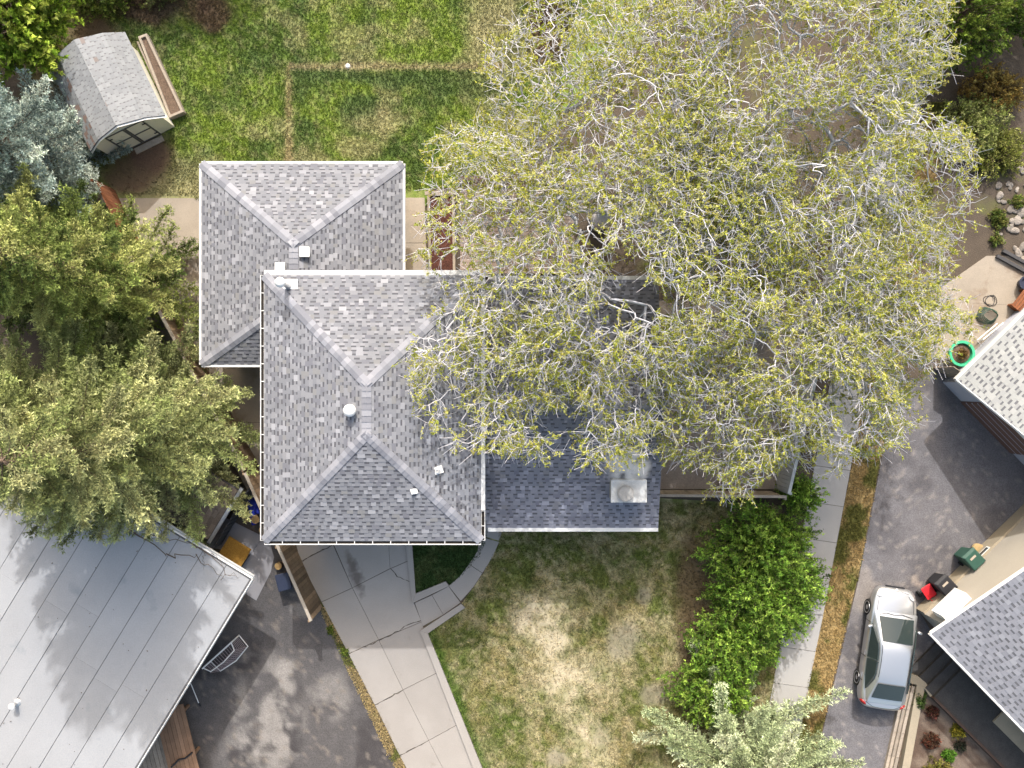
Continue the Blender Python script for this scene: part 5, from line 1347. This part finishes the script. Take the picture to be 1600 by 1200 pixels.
SPR_G = [A(140, 150, 84, .95), A(116, 130, 68, .95), A(164, 168, 104, .95), A(94, 110, 58, .95)]
SPR_B = [A(168, 182, 174, .95), A(144, 160, 154, .95), A(186, 196, 184, .95), A(120, 136, 130, .95)]
SPR_P = [A(158, 164, 112, 1.0), A(140, 150, 94, 1.0), A(178, 180, 128, 1.0), A(120, 128, 80, 1.0)]
SPR_S = [A(184, 194, 156, 1.0), A(162, 174, 134, 1.0), A(200, 206, 172, 1.0), A(140, 152, 112, 1.0)]
cg = 'tall conifers on the property line'
conifer('spruce_tree', 'silvery blue spruce beside the garden shed', tuple(P(88, 268)), 9.5, 3.5, SPR_B, 21, 15, 8)
conifer('spruce_tree', 'bright green spruce spreading over the orange-brown fence panel and garage path', tuple(P(216, 452)), 11.0, 3.35, SPR_G, 22, 19, 8, blunt=.65)
conifer('spruce_tree', 'green spruce standing behind the blue spruce, far from the garage', tuple(P(96, 408)), 12.0, 3.6, SPR_G, 23, 16, 8)
conifer('pine_tree', 'dense yellow-green conifer overhanging the flat roof and the board fence', tuple(P(288, 678)), 12.5, 4.3, SPR_P, 24, 19, 9, droop=.18, density=1.1, blunt=.62)
conifer('pine_tree', 'yellow-green conifer rooted behind the flat-roofed house', tuple(P(205, 650)), 13.0, 4.2, SPR_P, 25, 18, 9, droop=.18, density=1.05, blunt=.65)
conifer('spruce_tree', 'pale silvery green spruce at the foot of the bright hedge', tuple(P(1150, 1182)), 8.2, 4.6, SPR_S, 26, 14, 9, density=1.05, droop=.12)

def shrub(name, label, base, rx, ry, h, pal, seed, n=900, K=16, leaf=(.06, .10), spray=(.25, .55), rz=0, group=None, cat='shrub', z0=.0, upright=.35, trunk_r=.04, wr=.55, stems=9, flat=.45, outer=.6):
    """bush of leafy sprays round a dome, with stems"""
    rng = np.random.default_rng(seed); base = np.array(base, float); pal = np.array(pal)
    t = thing(name, label, cat, tuple(base), 0, group)
    v = unit(rng.normal(size=(n, 3))); v[:, 2] = np.abs(v[:, 2]); rr = rng.uniform(outer, 1.0, n) * (1 + .22 * np.sin(v[:, 0] * 5 + seed) * np.cos(v[:, 1] * 4 + seed) + rng.normal(0, .05, n))
    ca, sa = math.cos(rz), math.sin(rz)
    ex, ey = v[:, 0] * rx * rr, v[:, 1] * ry * rr
    tip = np.stack([base[0] + ex * ca - ey * sa, base[1] + ex * sa + ey * ca, base[2] + z0 + (h - z0) * (.12 + .88 * v[:, 2] * rr)], 1)
    out = tip - (base + np.array([0, 0, z0 + (h - z0) * .3])); d = unit(unit(out) + np.array([0, 0, upright]) + rng.normal(0, .35, (n, 3)))
    ln = rng.uniform(*spray, n); st_ = tip - d * ln[:, None]
    m = MB()
    if z0 > .5: m.tube([tuple(base), tuple(base + np.array([.05, .04, z0 * .7])), tuple(base + np.array([0, 0, h * .6]))], [trunk_r * 2.2, trunk_r * 1.7, trunk_r * .6], 9)
    else:
        for i in range(stems):
            j = rng.integers(0, n); m.tube([tuple(base + rng.normal(0, .12, 3) * np.array([rx * .5, ry * .5, 0])), tuple(base * .45 + st_[j] * .55), tuple(st_[j])], [trunk_r, trunk_r * .7, trunk_r * .3], 5)
    m.build('trunk' if z0 > .5 else 'stems', M['bark_dark'], t)
    nodes = base + np.array([0, 0, z0]) + (tip - base - np.array([0, 0, z0])) * rng.uniform(.25, .5, (n, 1))
    sel = rng.random(n) < .45
    V, F = sticks(np.concatenate([nodes[sel], st_]), np.concatenate([st_[sel], tip]), np.concatenate([np.full(sel.sum(), .012), np.full(n, .007)]), np.concatenate([np.full(sel.sum(), .008), np.full(n, .004)]))
    obj_np('branches', V, F, M['bark_dark'], t)
    idx = np.repeat(np.arange(n), K); N = len(idx); tt = rng.uniform(0, 1.05, N)
    c = st_[idx] + d[idx] * (ln[idx] * tt)[:, None] + rng.normal(0, .03, (N, 3)); ax = unit(d[idx] * .6 + rng.normal(0, .75, (N, 3)))
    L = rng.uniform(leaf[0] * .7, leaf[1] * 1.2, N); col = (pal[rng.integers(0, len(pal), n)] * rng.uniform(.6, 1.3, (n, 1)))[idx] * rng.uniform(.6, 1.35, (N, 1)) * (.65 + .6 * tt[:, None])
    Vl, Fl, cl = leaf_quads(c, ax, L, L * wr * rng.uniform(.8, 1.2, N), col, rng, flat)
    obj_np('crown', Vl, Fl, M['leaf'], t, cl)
    return t

HED = lighter([A(124, 156, 58, 1.2), A(108, 142, 52, 1.2), A(146, 172, 74, 1.2), A(88, 120, 44, 1.2)], 1.2)
hg = 'bright green hedge shrubs along the sidewalk'
for i, (px, py, rx, ry, h, lab) in enumerate(((1240, 770, .9, 1.0, 2.2, 'hedge shrub at the corner where the pale fence meets the patio fence'),
                                             (1182, 850, 2.4, 2.0, 3.1, 'wide bright green hedge shrub in front of the patio fence'),
                                             (1186, 925, 2.5, 2.0, 3.1, 'bright green hedge shrub in the middle of the sidewalk hedge'),
                                             (1140, 995, 2.0, 1.8, 2.6, 'bright green hedge shrub second from the silvery spruce'),
                                             (1108, 1060, 1.8, 1.6, 2.3, 'bright green hedge shrub half under the silvery spruce'))):
    shrub('hedge_shrub', lab, tuple(P(px, py)), rx, ry, h, HED, 40 + i, int(520 * rx * ry / 1.7), 30, (.06, .11), (.4, .95), group=hg, upright=.5, outer=.36)
shrub('leafy_tree', 'lime green leafy tree overhanging the garden shed roof', tuple(P(64, 66)), 2.7, 2.5, 4.6, lighter([A(170, 190, 70), A(146, 172, 58), A(190, 204, 92), A(120, 150, 48)], 1.45), 51, 1500, 22, (.09, .16), (.25, .5), cat='tree', z0=1.4, trunk_r=.09, wr=.7)
shrub('backyard_shrub', 'olive green shrub behind the garden shed', tuple(P(170, 2)), 1.6, 1.1, 2.2, [A(122, 142, 60), A(100, 122, 48), A(148, 160, 78)], 52, 500, 22, (.06, .11), (.25, .5))
shrub('backyard_shrub', 'pale grey-green shrub on the top edge of the back lawn', tuple(P(258, -12)), 1.1, .8, 1.6, [A(150, 160, 96), A(170, 172, 120), A(128, 140, 76)], 53, 300, 20, (.05, .09), (.25, .45))
TRG = lighter([A(118, 140, 52), A(96, 120, 44), A(140, 158, 66), A(74, 98, 36)], 1.5)
shrub('garden_tree', 'dark green bushy tree beyond the sidewalk at the back corner', tuple(P(1440, 60)), 2.6, 2.6, 4.6, TRG, 54, 1300, 22, (.07, .12), (.25, .5), cat='tree', z0=1.2, trunk_r=.08)
shrub('garden_tree', 'mid green bushy tree at the far back corner of the flower garden', tuple(P(1545, 20)), 2.4, 2.3, 4.0, TRG, 55, 1200, 22, (.07, .12), (.25, .5), cat='tree', z0=1.0, trunk_r=.08)
shrub('garden_shrub', 'rusty orange shrub behind the flowerbed', tuple(P(1545, 150)), 1.3, 1.1, 1.3, lighter([A(176, 150, 80), A(150, 122, 60), A(186, 168, 96)], 1.35), 56, 420, 22, (.05, .09), (.2, .4))
shrub('garden_shrub', 'low olive shrub above the flowerbed stones', tuple(P(1556, 240)), 1.2, 1.2, .9, lighter([A(150, 156, 76), A(130, 140, 60), A(172, 174, 100)], 1.35), 57, 420, 20, (.05, .09), (.2, .4))
shrub('garden_shrub', 'pale green shrub under the edge of the leafing tree', tuple(P(1505, 205)), 1.5, 1.3, 1.6, lighter([A(164, 176, 96), A(148, 160, 84), A(186, 190, 122)], 1.35), 58, 520, 22, (.05, .09), (.2, .45))
for i in range(7):
    shrub('flowerbed_plant', 'small leafy plant between the flowerbed stones', tuple(P(random.uniform(1552, 1615), random.uniform(300, 396))), .35, .3, .35, [A(120, 140, 66), A(150, 152, 80)], 60 + i, 40, 16, (.06, .10), (.12, .25), group='small plants in the flowerbed', cat='plant')
shrub('round_shrub', 'small rounded green shrub at the corner of the timber edging', tuple(P(1431, 1090)), .30, .42, .45, [A(104, 132, 66), A(86, 116, 54)], 70, 170, 22, (.04, .07), (.1, .2), z0=0)
for i, (px, py, r_, pal_, lab) in enumerate(((1454, 1112, .26, [A(120, 70, 62), A(96, 76, 60)], 'small dark reddish shrub close to the rounded green shrub'),
                                           (1452, 1154, .36, [A(136, 78, 60), A(110, 84, 66)], 'twiggy red-brown shrub in the middle of the planting bed'),
                                           (1494, 1140, .28, [A(190, 178, 66), A(150, 150, 60)], 'small yellow shrub beside the black path'),
                                           (1480, 1178, .26, [A(120, 170, 60), A(100, 150, 52)], 'small bright lime plant low in the planting bed'),
                                           (1462, 1206, .7, [A(168, 160, 82), A(142, 144, 66)], 'wide olive-gold shrub at the bottom of the planting bed'),
                                           (1498, 1164, .22, [A(70, 72, 60), A(56, 66, 50)], 'tiny dark shrub between yellow shrub and lime plant'))):
    shrub('bed_shrub', lab, tuple(P(px, py)), r_, r_, r_ * 1.2, pal_, 80 + i, int(60 + 300 * r_), 18, (.04, .08), (.12, .25))
shrub('dried_plant', 'dry brown plant standing in the green planter', tuple(P(1493, 553) + Vector((0, 0, .38))), .24, .24, .35, [A(170, 140, 80), A(130, 100, 60)], 90, 50, 12, (.04, .07), (.1, .2), cat='plant')
for i, (px, py) in enumerate(((517, 984), (540, 1017))):
    shrub('weed_tuft', 'green weed tuft growing along the driveway edge', tuple(P(px, py)), .16, .2, .14, [A(110, 140, 50), A(140, 156, 70)], 95 + i, 40, 10, (.04, .08), (.06, .12), group='weeds on the driveway edge', cat='weed', trunk_r=.006)
# trees beyond the top of the frame whose shade falls across the back lawn
shrub('shade_tree', 'leafy tree beyond the back lawn throwing shade over it', tuple(P(330, -230)), 3.2, 2.6, 6.0, TRG, 101, 1300, 20, (.10, .18), (.3, .6), cat='tree', z0=2, trunk_r=.10, wr=.7)
shrub('shade_tree', 'wide leafy tree beyond the lawn next to the big leafing trees', tuple(P(880, -250)), 3.6, 2.6, 6.2, TRG, 102, 1300, 20, (.10, .18), (.3, .6), cat='tree', z0=2, trunk_r=.10, wr=.7)

# dead branch lying on the flat roof
db = MB(); rng = np.random.default_rng(4)
def twig(px0, py0, px1, py1, r, k=6):
    a, b = P(px0, py0, ZR + .04), P(px1, py1, ZR + .04); pts = []
    for i in range(k + 1):
        p = a.lerp(b, i / k) + Vector((rng.normal(0, .07), rng.normal(0, .07), abs(rng.normal(0, .05)))); pts.append(p)
    db.tube(pts, [r * (1 - .6 * i / k) for i in range(k + 1)], 5)
for q in ((205, 825, 262, 866, .03), (262, 866, 310, 868, .022), (228, 832, 300, 850, .02), (300, 850, 370, 900, .016), (310, 868, 345, 902, .014), (250, 822, 258, 852, .014), (258, 852, 268, 826, .01), (320, 862, 318, 880, .01), (330, 866, 352, 876, .012), (345, 902, 374, 896, .01), (300, 850, 330, 868, .01)): twig(*q)
o = db.build('fallen_branch', M['bark_dark']); tag(o, 'bare dark fallen branch lying across the flat grey roof', 'branch')

# smoke drifting off the chimney
sm = MB().lathe((0, 0, 0), [(.05, -.5), (.42, -.38), (.62, -.05), (.6, .25), (.35, .48), (.05, .55)], 20).build('smoke', None, None, smooth=True)
sm.location = (3.85, -2.75, 4.5); sm.scale = (1.5, 1.15, .7)
mt = bpy.data.materials.new('smoke'); mt.use_nodes = True; nt = mt.node_tree; nt.nodes.remove(nt.nodes['Principled BSDF'])
pv = nt.nodes.new('ShaderNodeVolumePrincipled'); pv.inputs['Color'].default_value = (.95, .95, .96, 1)
tc = nt.nodes.new('ShaderNodeTexCoord'); nz = nt.nodes.new('ShaderNodeTexNoise'); nz.inputs['Scale'].default_value = 3.2; nz.inputs['Detail'].default_value = 4
nt.links.new(tc.outputs['Object'], nz.inputs['Vector'])
ln_ = nt.nodes.new('ShaderNodeVectorMath'); ln_.operation = 'LENGTH'; nt.links.new(tc.outputs['Object'], ln_.inputs[0])
fo_ = nt.nodes.new('ShaderNodeMapRange'); fo_.inputs['From Min'].default_value = .62; fo_.inputs['From Max'].default_value = .1; nt.links.new(ln_.outputs['Value'], fo_.inputs['Value'])
rp = nt.nodes.new('ShaderNodeMapRange'); rp.inputs['From Min'].default_value = .44; rp.inputs['From Max'].default_value = .75; rp.inputs['To Max'].default_value = 20.0; nt.links.new(nz.outputs['Fac'], rp.inputs['Value'])
ml = nt.nodes.new('ShaderNodeMath'); ml.operation = 'MULTIPLY'; nt.links.new(fo_.outputs[0], ml.inputs[0]); nt.links.new(rp.outputs[0], ml.inputs[1]); nt.links.new(ml.outputs[0], pv.inputs['Density'])
nt.links.new(pv.outputs[0], nt.nodes['Material Output'].inputs['Volume']); sm.data.materials.append(mt)
tag(sm, 'thin white smoke drifting off the stucco chimney', 'smoke', kind='stuff')
